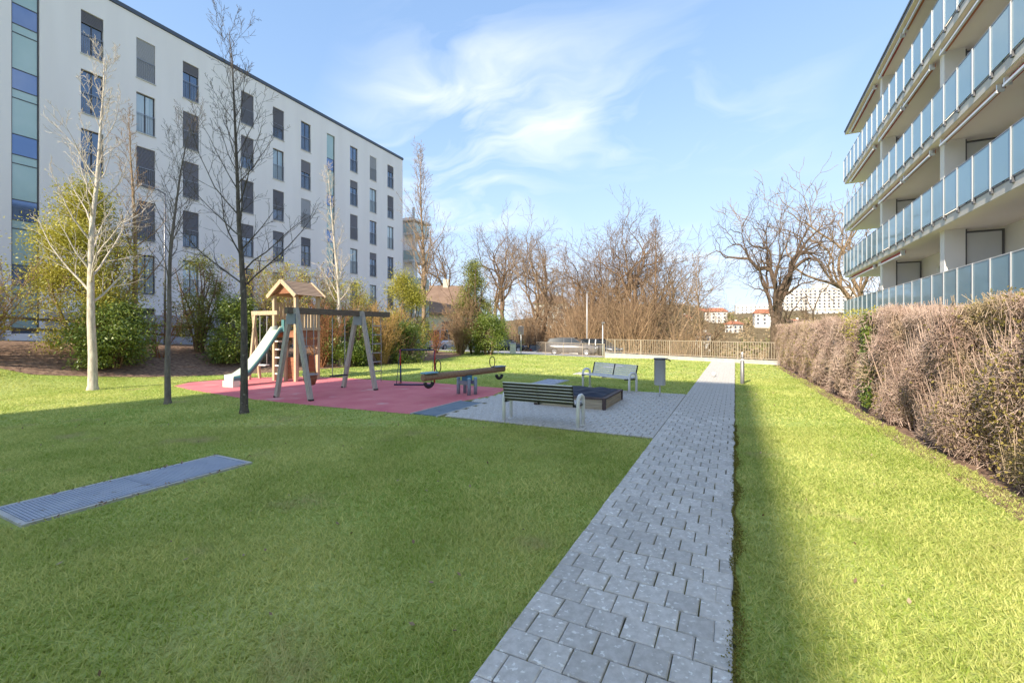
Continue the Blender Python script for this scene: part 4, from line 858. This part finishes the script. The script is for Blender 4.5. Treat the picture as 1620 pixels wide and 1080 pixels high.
MB().tube([(-1.5, 0, .57), (-1.48, 0, .57), (0, 0, .585), (1.48, 0, .60), (1.5, 0, .60)], [.075, .088, .088, .088, .075], 14).build('log', M['log'], SS)
for s_ in (-1, 1):
    MB().b(s_ * 1.28 - .2, s_ * 1.28 + .2, -.11, .11, .665, .70, ch=.01).build('seat', M['cyan_pl'] if s_ < 0 else M['steel_b'], SS)
    MB().tube([(s_ * 1.0, .105 * math.sin(a) , .83 + .155 * math.cos(a)) for a in np.linspace(0, 2 * math.pi, 21)[:-1]], .013, 6, closed=True).build('handle', M['dark_m'], SS)
    MB().tube([(s_ * 1.3 + .12 * math.cos(a), 0, .44 + .11 * math.sin(a)) for a in np.linspace(math.pi, 2 * math.pi, 11)], .045, 8).build('tyre_buffer', M['tyre'], SS)
for sx in (-1, 1):
    for sy in (-1, 1):
        po = MB().tube([(sx * .12, sy * .21, -.05), (sx * .12, sy * .21, .43)], .05, 12).build('support_post', M['steel_b'], SS); MB().lathe([(.052, .43), (.055, .45), (.03, .475), (.001, .48)], 12, (sx * .12, sy * .21, 0)).build('cap', M['cyan_pl'], po)
    MB().b(sx * .12 - .03, sx * .12 + .03, -.17, .17, .28, .38).build('crosspiece', M['steel_b'], SS)
MB().b(-.1, .1, -.1, .1, .38, .52).build('pivot', M['blue_pl'], SS)

# ------------------------------------------------------------------ benches
def bench(label, x, y, rz, slat, L=1.62, arms=True):
    t = thing('bench', label, 'bench', (x, y, .02), rz)
    for i in range(6):
        z = .44 + i * .058; yy = -.20 - i * .017
        if slat == 'stainless':
            bs = MB().box((0, yy, z), (L, .022, .040), rx=.28).build('back_slat', M['slat_dark'], t); MB().box((0, yy - .008, z + .027), (L, .030, .013), rx=.1).build('slat_lit_edge', M[slat], bs)  # dark back, plus a bright strip painting sky light on the top edge
        else: MB().box((0, yy, z), (L, .022, .046), rx=.28).build('back_slat', M[slat], t)
    for i in range(6): MB().box((0, -.14 + i * .078, .405 + (.012 if i in (0, 5) else 0)), (L, .058, .024)).build('seat_slat', M[slat], t)
    for x_ in (-L / 2 + .01, 0, L / 2 - .01): MB().bar((x_, -.175, .39), (x_, -.28, .755), .03, .02).bar((x_, -.19, .385), (x_, .28, .385), .03, .02).build('support', M['dark_m'], t)
    for s_ in (-1, 1):
        x_ = s_ * (L / 2 + .055)
        f_ = MB().tube([(x_, -.14, .0), (x_, -.14, .44), (x_, -.12, .52), (x_, -.04, .56), (x_, .06, .56), (x_, .14, .52), (x_, .16, .44), (x_, .16, 0)], .034, 10).build('side_frame', M['white_p'], t)
        for yy in (-.14, .16): MB().lathe([(.001, .012), (.06, .012), (.06, 0)], 12, (x_, yy, 0)).build('foot_plate', M['white_p'], f_)
        MB().b(x_ - .05 if s_ > 0 else x_, x_ if s_ > 0 else x_ + .05, -.16, .2, .37, .40).build('bracket', M['dark_m'], t)
    return t
bench('bench with shiny steel slats facing the sandbox, seen from behind', -3.2, 7.60, R(0), 'stainless', 1.36)
bench('pale grey slatted bench at the lawn behind the sandbox', -3.25, 12.62, R(180 - 27), 'bench_grey', 1.62)

# ------------------------------------------------------------------ sandbox
SB = thing('sandbox', 'square wooden sandbox with dark rim', 'sandbox', (-3.32, 10.2, 0))
for s_ in (-1, 1):
    for i in range(2):
        MB().b(-.76, .76, s_ * .79 - .02, s_ * .79 + .02, .012 + i * .118, .012 + i * .118 + .113).build('plank', M['sbwood'], SB); MB().b(s_ * .79 - .02, s_ * .79 + .02, -.76, .76, .012 + i * .118, .012 + i * .118 + .113).build('plank', M['sbwood'], SB)
    MB().b(-.84, .84, s_ * .77 - .07, s_ * .77 + .07, .25, .285).build('rim_board', M['sbdark'], SB); MB().b(s_ * .77 - .07, s_ * .77 + .07, -.698, .698, .25, .283).build('rim_board', M['sbdark'], SB)
    for q_ in (-1, 1): MB().b(s_ * .80 - .035, s_ * .80 + .035, q_ * .80 - .035, q_ * .80 + .035, .0, .248).build('corner_post', M['sbdark'], SB)
n = 26; xs = np.linspace(-.74, .74, n); XX, YY = np.meshgrid(xs, xs); ed = np.minimum(1, (1 - np.maximum(abs(XX), abs(YY)) / .74) * 5)
ZZ = .292 + ed * (.045 + .03 * np.sin(XX * 3 + 1) * np.cos(YY * 4) + .018 * np.sin(XX * 11 + YY * 7) + .012 * np.sin(YY * 17 - XX * 5)); i_ = (np.arange(n - 1)[:, None] * n + np.arange(n - 1)[None]).ravel()
tp_ = obj('tarpaulin', npmesh('tarpaulin', np.stack([XX, YY, ZZ], -1).reshape(-1, 3), np.stack([i_, i_ + 1, i_ + n + 1, i_ + n], 1), M['tarp'], True), None, (-3.32, 10.2, 0)); tag(tp_, 'crumpled navy tarpaulin covering the sandbox', 'tarpaulin')

# ------------------------------------------------------------------ bin, bollard, ball, light wells
BN = thing('litter_bin', 'cylindrical steel litter bin on a thin post beside the path', 'bin', (-1.74, 11.95, 0), .4)
MB().lathe([(.001, .33), (.13, .33), (.14, .34), (.14, 1.0), (.146, 1.0), (.146, 1.03), (.135, 1.03), (.132, .9), (.001, .9)], 24).build('body', M['bin'], BN)
MB().tube([(0, 0, 0), (0, 0, .34)], .018, 8).b(-.09, .09, -.09, .09, .0, .012).build('post', M['bin'], BN); MB().lathe([(.147, .985), (.152, .99), (.152, 1.015), (.147, 1.02)], 24).build('rim', M['dark_m'], BN)
MB().tube([(.14, 0, 1.0), (.22, 0, .99), (.27, .0, .95)], .016, 6).tube([(.17, .02, .98), (.20, .05, 1.03)], .012, 6).build('lid_hinge', M['dark_m'], BN)
BO = thing('bollard_light', 'slim grey bollard light at the edge of the path', 'bollard', (.21, 16.2, 0))
MB().lathe([(.06, 0), (.06, .74), (.035, .76)], 16).build('column', M['bollard'], BO); MB().lathe([(.05, .76), (.05, .80), (.03, .81)], 16).build('collar', M['white_p'], BO); MB().lathe([(.033, .80), (.033, .96), (.02, .97)], 16).build('lamp', M['bollard'], BO); MB().lathe([(.028, .97), (.028, 1.03), (.001, 1.04)], 16).build('cap', M['white_p'], BO)
bl_ = MB().lathe([(.085 * math.sin(t_), .085 - .085 * math.cos(t_)) for t_ in np.linspace(.02, math.pi - .02, 13)], 20).build('ball', M['ball'], None, (-.70, 17.95, .035)); tag(bl_, 'small white ball lying on the sunny path', 'ball'); MB().lathe([(.086, .07), (.0872, .085), (.086, .10)], 20).build('seam', M['rope'], bl_)
def light_well(label, x0, x1, y0, y1, panels, rail=.045, mname='grate', mk='kerbc'):
    t = thing('light_well', label, 'grating', ((x0 + x1) / 2, (y0 + y1) / 2, 0)); hx_, hy_ = (x1 - x0) / 2, (y1 - y0) / 2
    MB().b(-hx_, -hx_ + rail, -hy_, hy_, -.1, .026).b(hx_ - rail, hx_, -hy_, hy_, -.1, .026).b(-hx_ + rail, hx_ - rail, -hy_, -hy_ + rail, -.1, .026).b(-hx_ + rail, hx_ - rail, hy_ - rail, hy_, -.1, .026).build('kerb', M[mk], t)
    MB().b(-hx_ + rail, hx_ - rail, -hy_ + rail, hy_ - rail, .003, .010).build('shaft_shade_plate', M['hole'], t)  # flat dark plate painted as the shade below the grating
    pl = (2 * hy_ - 2 * rail) / panels
    for p_ in range(panels):
        a = -hy_ + rail + p_ * pl + .004; b_ = a + pl - .008; m_ = MB(); X0, X1 = -hx_ + rail + .012, hx_ - rail - .012
        m_.b(X0, X1, a, a + .012, .012, .030).b(X0, X1, b_ - .012, b_, .012, .030).b(X0, X0 + .012, a + .012, b_ - .012, .012, .030).b(X1 - .012, X1, a + .012, b_ - .012, .012, .030)
        y = a + .034
        while y < b_ - .02: m_.b(X0 + .012, X1 - .012, y - .0105, y + .0105, .013, .027); y += .029
        x = X0 + .034
        while x < X1 - .02: m_.b(x - .004, x + .004, a + .012, b_ - .012, .013, .024); x += .031
        m_.build('grating_panel', M[mname], t)
light_well('long galvanised grating of two panels in the open lawn', -6.43, -5.64, 1.54, 3.64, 2)
light_well('grey grating in the lawn behind the steel slatted bench', -5.93, -5.12, 13.08, 14.58, 2)
light_well('small pale slab grating in the sunny lawn by the pale bench', -5.73, -5.12, 16.72, 17.48, 1, mname='kerbc')
light_well('pale concrete framed grating in the lawn near the railing', -5.58, -4.77, 20.62, 22.18, 2, mname='kerbc')

# ------------------------------------------------------------------ kerb wall and railing at the far end of the lawn
def seg_thing(name, label, cat, p, q): 
    a = math.atan2(q[1] - p[1], q[0] - p[0]); return thing(name, label, cat, (p[0], p[1], 0), a), math.hypot(q[0] - p[0], q[1] - p[1])
KW, L = seg_thing('kerb_wall', 'low pale concrete wall under the railing at the end of the path', 'wall', (2.0, 25.75), (-7.9, 29.7))
MB().b(0, L, -.32, 0, -.4, .14).build('wall', M['kerbc'], KW); k = 0
while k < L: MB().b(k + .004, min(k + 1.5, L) - .004, -.335, .012, .142, .19).build('coping', M['kerbc'], KW); k += 1.5
M['rail_tan'] = mat('railing_paint', (.40, .33, .26), rough=.5)
def railing(label, p, q, z0, h=.92):
    t, L = seg_thing('railing', label, 'railing', p, q); t.location.z = z0
    MB().b(0, L, -.02, .02, h - .03, h).build('top_rail', M['rail_tan'], t); MB().b(0, L, -.015, .015, .08, .11).build('bottom_rail', M['rail_tan'], t)
    bm_ = MB().b(-.011, .011, -.008, .008, .11, h - .03).mesh('bar', M['rail_tan']); k = .12
    while k < L - .05: obj('bar', bm_, t, (k, 0, 0)); k += .125
    pm_ = MB().b(-.025, .025, -.025, .025, -.3, h - .002).mesh('post', M['rail_tan']); k = .03
    while k < L: obj('post', pm_, t, (k, 0, 0)); k += 1.98
    return t
railing('tan metal bar railing along the low wall beyond the lawn', (2.0, 25.95), (-7.9, 29.95), .18, .95)
railing('tan metal bar railing in front of the parked cars', (-8.1, 30.4), (-14.6, 33.3), zg(-11, 32) + .06, .95)

# ------------------------------------------------------------------ street furniture round the car park
def pole_sign(): 
    t = thing('traffic_sign', 'grey sign panel on a thin post at the lawn edge by the road', 'sign', (-13.7, 28.6, zg(-13.7, 28.6)), R(26))
    MB().tube([(0, 0, -.1), (0, 0, 2.05)], .03, 8).build('post', M['white_metal'], t); MB().b(-.2, .2, -.055, -.035, 1.42, 2.02).build('panel', M['rb_dark'], t); MB().b(-.17, .17, -.058, -.0555, 1.46, 1.98).build('face', M['frame_dark'], t)
pole_sign()
def boxy(name, label, cat, x, y, sx, sy, sz, m, lid, rz=.4):
    t = thing(name, label, cat, (x, y, zg(x, y) + .03), rz); MB().box((0, 0, sz / 2 - .03), (sx, sy, sz - .06), ch=.03).build('body', M[m], t); MB().box((0, 0, sz - .02), (sx + .04, sy + .04, .05), ch=.015).build('lid', M[lid], t); MB().b(-sx * .3, sx * .3, -sy / 2 - .012, -sy / 2 - .002, sz * .35, sz * .6).build('front_plate', M[lid], t)
boxy('electrical_cabinet', 'small white cabinet at the lawn edge beside the sign post', 'cabinet', -14.4, 28.7, .42, .3, .75, 'white_p', 'white_metal')
boxy('utility_cabinet', 'white utility cabinet next to the green waste container', 'cabinet', -13.4, 39.5, .9, .5, 1.15, 'white_p', 'white_metal')
M['green_c'] = mat('green_container', (.20, .26, .20), rough=.5)
boxy('waste_container', 'grey green waste container behind the silver car', 'container', -12.6, 40.6, 1.5, 1.0, 1.5, 'green_c', 'green_c')
def lamp_post(label, x, y, h, arm=.7, group=None, m='white_metal'):
    t = thing('street_lamp', label, 'lamp post', (x, y, zg(x, y)), R(-70), group); MB().tube([(0, 0, -.1), (0, 0, h * .5), (0, 0, h)], [.05, .042, .03], 10).build('pole', M[m], t); MB().tube([(0, 0, h - .02), (arm * .5, 0, h + .05), (arm, 0, h + .06)], .025, 8).build('arm', M[m], t); MB().box((arm + .22, 0, h + .05), (.5, .2, .09), ch=.03).build('lamp_head', M['bollard'], t)
lamp_post('tall street lamp on the bank in front of the white block', -22.6, 10.6, 6.7, m='rail_metal')
lamp_post('thin street lamp pole behind the railing and parked cars', -12.8, 41.5, 6.0, .5)
lamp_post('slim white lamp pole at the railing by the dark car', -8.3, 30.6, 2.4, .12)
lamp_post('slim lamp pole between the shrubs by the goal', -18.6, 22.9, 4.0, .3, m='bollard')
# rail fence along the road on the bank
WF = thing('rail_fence', 'low brown wooden rail fence along the road on the bank', 'fence', (-23.6, -4, 0), R(90))
for i in range(10):
    x = i * 2.4; z = zg(-23.6, -4 + x); MB().b(x - .05, x + .05, -.05, .05, z - .1, z + .95).build('post', M['wood_dark'], WF)
    if i < 9:
        z2 = zg(-23.6, -4 + x + 2.4)
        for h in (.45, .85): MB().bar((x, .07, z + h), (x + 2.4, .07, z2 + h), .04, .11).build('rail', M['wood_dark'], WF)

# ------------------------------------------------------------------ cars
def paint(name, c): 
    m = mat(name, c, rough=.25, metal=.35); m.node_tree.nodes['Principled BSDF'].inputs['Coat Weight'].default_value = .7; return m
M['car_glass'] = mat('car_glass', (.02, .025, .03), rough=.05, spec=.9); M['lamp_red'] = mat('tail_lamp', (.35, .01, .01), rough=.2); M['lamp_clear'] = mat('head_lamp', (.6, .62, .65), rough=.1, metal=.3)
M['rim'] = mat('alloy_rim', (.5, .5, .52), rough=.3, metal=.8); M['plate'] = mat('number_plate', (.7, .7, .66), rough=.5)
def car(label, x, y, rz, m, L=4.4, H=1.48, W=1.78, estate=True, name='parked_car', dz=.04):
    t = thing(name, label, 'car', (x, y, zg(x, y) + dz), rz, 'cars parked beyond the lawn'); h = W / 2
    # body stations along x: (x, z_low, z_belt, half width)
    S = [(-L / 2, .45, .78, h * .80), (-L / 2 + .08, .30, .92, h * .93), (-L * .38, .22, .97, h), (-L * .15, .2, .95, h), (L * .1, .2, .93, h), (L * .24, .2, .92, h * .99), (L * .40, .22, .80, h * .95), (L / 2 - .12, .26, .66, h * .86), (L / 2, .36, .56, h * .70)]
    b = MB(); v = []
    for xx, zl, zb, hw in S:
        zm = zl * .45 + zb * .55; v += [(xx, -hw * .9, zl), (xx, -hw, zm), (xx, -hw * .93, zb), (xx, 0, zb + .03), (xx, hw * .93, zb), (xx, hw, zm), (xx, hw * .9, zl), (xx, 0, zl)]
    k = 8; b.add(v, [(i * k + j, (i + 1) * k + j, (i + 1) * k + (j + 1) % k, i * k + (j + 1) % k) for i in range(len(S) - 1) for j in range(k)] + [tuple(range(k)), tuple(range((len(S) - 1) * k, len(S) * k))[::-1]], True); body = b.build('body', m, t)
    rear = -L / 2 + (.12 if estate else .3)
    prof = [(rear, .93), (rear + .28, H - .08), (-L * .2, H), (L * .06, H - .02), (L * .27, .93)]
    def cabin(s0, s1, grow):
        b = MB(); v = []
        for xx, z in prof:
            f_ = (z - .9) / (H - .9); hw = h * (.92 - .2 * f_) * s1 + grow; zz = .9 + (z - .9) * s0
            v += [(xx, -hw, zz), (xx, hw, zz)]
        n_ = len(prof); F = [(2 * i, 2 * i + 1, 2 * i + 3, 2 * i + 2) for i in range(n_ - 1)] + [tuple(2 * i for i in range(n_))[::-1], tuple(2 * i + 1 for i in range(n_))]; b.add(v, F); return b
    cabin(1, 1, 0).build('windows', M['car_glass'], t)
    rf_ = MB()
    for s_ in (-1, 1):
        pt = [(xx, s_ * h * (.92 - .2 * (z - .9) / (H - .9)), z) for xx, z in prof]
        for i in range(len(pt) - 1): rf_.bar(pt[i], pt[i + 1], .05, .045)
        for xx in (-L * .12, L * .03): rf_.bar((xx, s_ * h * .925, .92), (xx - .04, s_ * h * .735, H - .02), .06, .03)
    rf_.box(((-L * .2 + L * .06) / 2 - .12, 0, H + .005), (L * .36, h * 1.46, .03), ch=.012); rf_.build('roof', m, t)
    for xx in (-L * .31, L * .31):
        for s_ in (-1, 1):
            wb = MB(); wb.lathe([(.31, -.1), (.325, -.06), (.325, .06), (.31, .1), (.22, .1), (.22, -.1), (.31, -.1)], 20); wb.v = [(xx + x_, s_ * (h - .11) + z_, .32 + y_) for x_, y_, z_ in wb.v]; wh = wb.build('wheel', M['tyre'], t)
            rb = MB(); rb.lathe([(.001, .07), (.06, .085), (.2, .07), (.225, .095), (.225, .0)], 14); rb.v = [(xx + x_, s_ * (h - .11 + z_), .32 + y_) for x_, y_, z_ in rb.v]; rb.build('rim', M['rim'], wh)
    for s_ in (-1, 1):
        MB().box((-L / 2 + .05, s_ * h * .72, .80), (.1, .26, .2), ch=.03).build('tail_light', M['lamp_red'], t); MB().box((L / 2 - .13, s_ * h * .62, .64), (.2, .3, .11), ch=.03).build('headlight', M['lamp_clear'], t); MB().box((L * .2, s_ * (h * .95 + .07), .98), (.1, .16, .12), ch=.03).build('mirror', m, t)
    MB().box((-L / 2 - .005, 0, .62), (.03, .5, .11)).build('number_plate', M['plate'], t); return t
car('silver grey estate car parked behind the railing', -12.6, 36.5, R(8), paint('silver_paint', (.20, .185, .18)))
car('dark hatchback parked beside the silver estate car', -10.8, 38.4, R(-12), paint('dark_paint', (.045, .05, .065)), L=4.1, estate=False)
car('blue grey estate car half hidden behind the silver and dark cars', -12.1, 40.4, R(-8), paint('blue_grey_paint', (.07, .08, .10)))
car('dark small car driving away on the road past the conifer', -25.2, 57.0, R(118), paint('anthracite_paint', (.04, .04, .05)), L=3.8, H=1.5)
car('dark car partly hidden by the bright laurel', -25.6, 50, R(15), paint('black_paint', (.02, .022, .028)))
car('white van behind the small clipped brown shrub', -26.0, 36.5, R(96), paint('van_paint', (.6, .61, .63)), L=4.9, H=1.95, W=1.9, name='parked_van')
car('white car parked behind the reddish tan shrub', -24.6, 42.5, R(96), paint('cream_paint', (.55, .55, .54)), L=4.3)

# ------------------------------------------------------------------ houses beyond
M['tile_red'] = mat('red_roof_tile', (.36, .13, .07), (.45, .19, .11), 1.2, .9); M['tile_brown'] = mat('brown_roof_tile', (.19, .12, .085), (.26, .17, .12), 1, .9); M['house_w'] = mat('far_white_wall', (.70, .67, .62), (.76, .73, .68), .2, .9); M['house_c'] = mat('far_cream_wall', (.62, .54, .42), (.68, .60, .48), .2, .9); M['far_win'] = mat('far_window', (.10, .11, .14), rough=.2)
win_u = MB().box((0, 0, 0), (1, .12, 1)).mesh('window', M['far_win'])
def house(label, x, y, z, rz, w_, d_, h, m='house_w', roof='tile_red', rows_=2, cols_=4, flat=False, name='house', bury=7, rh=None, ww=1.2, wh=1.3):
    t = thing(name, label, 'building', (x, y, z), rz); MB().b(-w_ / 2, w_ / 2, -d_ / 2, d_ / 2, -bury, h).build('wall', M[m], t)
    if flat: MB().b(-w_ / 2 - .25, w_ / 2 + .25, -d_ / 2 - .25, d_ / 2 + .25, h + .02, h + .5).build('roof', M[roof], t)
    else:
        r_ = rh or d_ * .28; o = .6; X, Y = w_ / 2 + o, d_ / 2 + o; b = MB(); b.add([(-X, -Y, h), (X, -Y, h), (X, Y, h), (-X, Y, h), (-X * .6, 0, h + r_), (X * .6, 0, h + r_), (-X, -Y, h - .3), (X, -Y, h - .3), (X, Y, h - .3), (-X, Y, h - .3)], [(0, 1, 5, 4), (1, 2, 5), (2, 3, 4, 5), (3, 0, 4), (6, 7, 1, 0), (7, 8, 2, 1), (8, 9, 3, 2), (9, 6, 0, 3), (9, 8, 7, 6)]); rf_ = b.build('roof', M[roof], t)
        MB().b(w_ * .14, w_ * .14 + .8, -.4, .4, h + r_ * .4, h + r_ + .9).build('chimney', M[m], rf_)
    for i in range(rows_):
        for j in range(cols_):
            o = obj('window', win_u, t, (-w_ / 2 + w_ * (j + .5) / cols_, -d_ / 2, h - 1.9 - i * (h - 1) / max(rows_, 1) * .98)); o.scale = (ww, 1, wh)
            if j == 0:
                for e_ in (-.22, .22): o2_ = obj('window', win_u, t, (-w_ / 2, d_ * e_, h - 1.9 - i * (h - 1) / max(rows_, 1) * .98), (0, 0, R(90))); o2_.scale = (ww, 1, wh)
    return t
def far(u, v, d):                                  # bearing table -> place on the far hillside
    X = (u - 810) / 700 * d; return (X * ca - d * sa, X * sa + d * ca, 1.75 - (v - 522) / 700 * d)
hs = [((1132, 512, 330), 15, 10, 9, 'house_w', 'tile_red', 3, 4, 'white house with red hipped roof right of the twiggy tree'), ((1161, 527, 260), 7, 6, 5.5, 'house_w', 'tile_red', 2, 2, 'small white house with red roof low on the slope'),
      ((1080, 517, 300), 9, 8, 6, 'house_w', 'tile_red', 2, 3, 'low white house with orange roof at the left of the far slope'), ((1208, 515, 280), 11, 9, 8, 'house_w', 'tile_red', 3, 3, 'white house with red roof just left of the oak trunk'),
      ((1106, 505, 420), 18, 9, 8, 'house_c', 'tile_red', 2, 5, 'cream terrace with red roof high on the far slope'), ((1068, 508, 400), 12, 8, 7, 'house_c', 'tile_brown', 2, 4, 'cream house with brown roof behind the pointed tree'),
      ((1190, 503, 430), 30, 10, 12, 'house_w', 'house_w', 4, 8, 'long pale flat roofed block above the red roofed houses'), ((1112, 538, 200), 5, 4, 2.6, 'house_w', 'tile_brown', 1, 2, 'tiny white outbuilding at the foot of the slope'),
      ((1257, 521, 240), 7, 6, 3.8, 'house_w', 'tile_red', 1, 3, 'single storey white house behind the oak trunk'), ((1318, 502, 330), 30, 12, 5, 'house_w', 'house_c', 2, 8, 'low stepped white building below the big tower block'),
      ((1040, 516, 360), 13, 9, 6, 'house_w', 'tile_brown', 2, 4, 'white house half hidden by the thicket'), ((872, 512, 130), 9, 8, 6, 'house_w', 'tile_brown', 3, 3, 'white gabled house seen between the bare trees on the slope')]
for (u, v, d), w_, dd, h, m_, rf_, r1, c1_, lab in hs:
    x, y, z = far(u, v, d); house(lab, x, y, z, R(26 + rnd.uniform(-22, 22)), w_, dd, h, m_, rf_, r1, c1_, flat=(rf_ in ('house_w', 'house_c')))
x, y, z = far(1288, 500, 420); house('large white ten storey slab block on the far hill', x, y, z, R(14), 62, 14, 25, 'house_w', 'house_c', 8, 16, True, 'tower_block', 10, ww=1.7, wh=1.6)
x, y, z = far(1298, 456, 424); MB_ = thing('rooftop_block', 'small rooftop structure crowning the far slab block', 'building', (x, y, z - 1.5), R(14)); MB().b(-6, 6, -4, 4, -.2, 5).build('wall', M['house_w'], MB_); MB().b(-6.3, 6.3, -4.3, 4.3, 5.01, 5.4).build('roof', M['house_c'], MB_)
house('brown roofed house with beige wall behind the conifers across the road', -40.5, 53, zg(-40.5, 53), R(30), 15, 9, 5.2, 'house_c', 'tile_brown', 1, 5, rh=4.2, bury=2)
# wooded patches on the far slope
q = np.random.default_rng(21); n = 1700; ang_ = q.uniform(0, .95, n); d = q.uniform(150, 470, n); u_ = 880 + ang_ * 500; X = (u_ - 810) / 700 * d; x = X * ca - d * sa; y = X * sa + d * ca; z = Z(x, y)
kp = np.ones(n, bool)
for (hu, hv, hd), hw, *_ in hs + [((1288, 480, 420), 62)]: kp &= ~((np.abs(u_ - hu) < hw * 380 / hd + 4) & (d < hd + 8) & (d > hd * .72))
x, y, z = x[kp], y[kp], z[kp]; n = len(x)
cen = np.stack([x, y, z], 1); per = 26; cc = np.repeat(cen, per, 0) + q.normal(size=(n * per, 3)) * np.array([2.4, 2.4, 1.1]) + np.array([0, 0, 1.3]); v, f = leaves(0, cc, 1.5, '', 0, .5)
M['far_wood'] = mat('far_wood', (.24, .165, .09), (.40, .30, .18), .05, .95, island=.5); M['far_green'] = mat('far_green', (.10, .11, .03), (.22, .20, .07), .05, .95, island=.5)
tag(obj('hillside_wood', npmesh('hillside_wood', v, f, M['far_wood'])), 'bare brown woods covering the far hillside', 'woods', kind='stuff')
sel = q.choice(n, 300, False); cc = np.repeat(cen[sel], 34, 0) + q.normal(size=(300 * 34, 3)) * np.array([2.2, 2.2, 1.5]) + np.array([0, 0, 1.8]); v, f = leaves(0, cc, 1.3, '', 0, .5)
tag(obj('hillside_evergreens', npmesh('hillside_evergreens', v, f, M['far_green'])), 'dark green evergreens scattered through the far hillside woods', 'woods', kind='stuff')
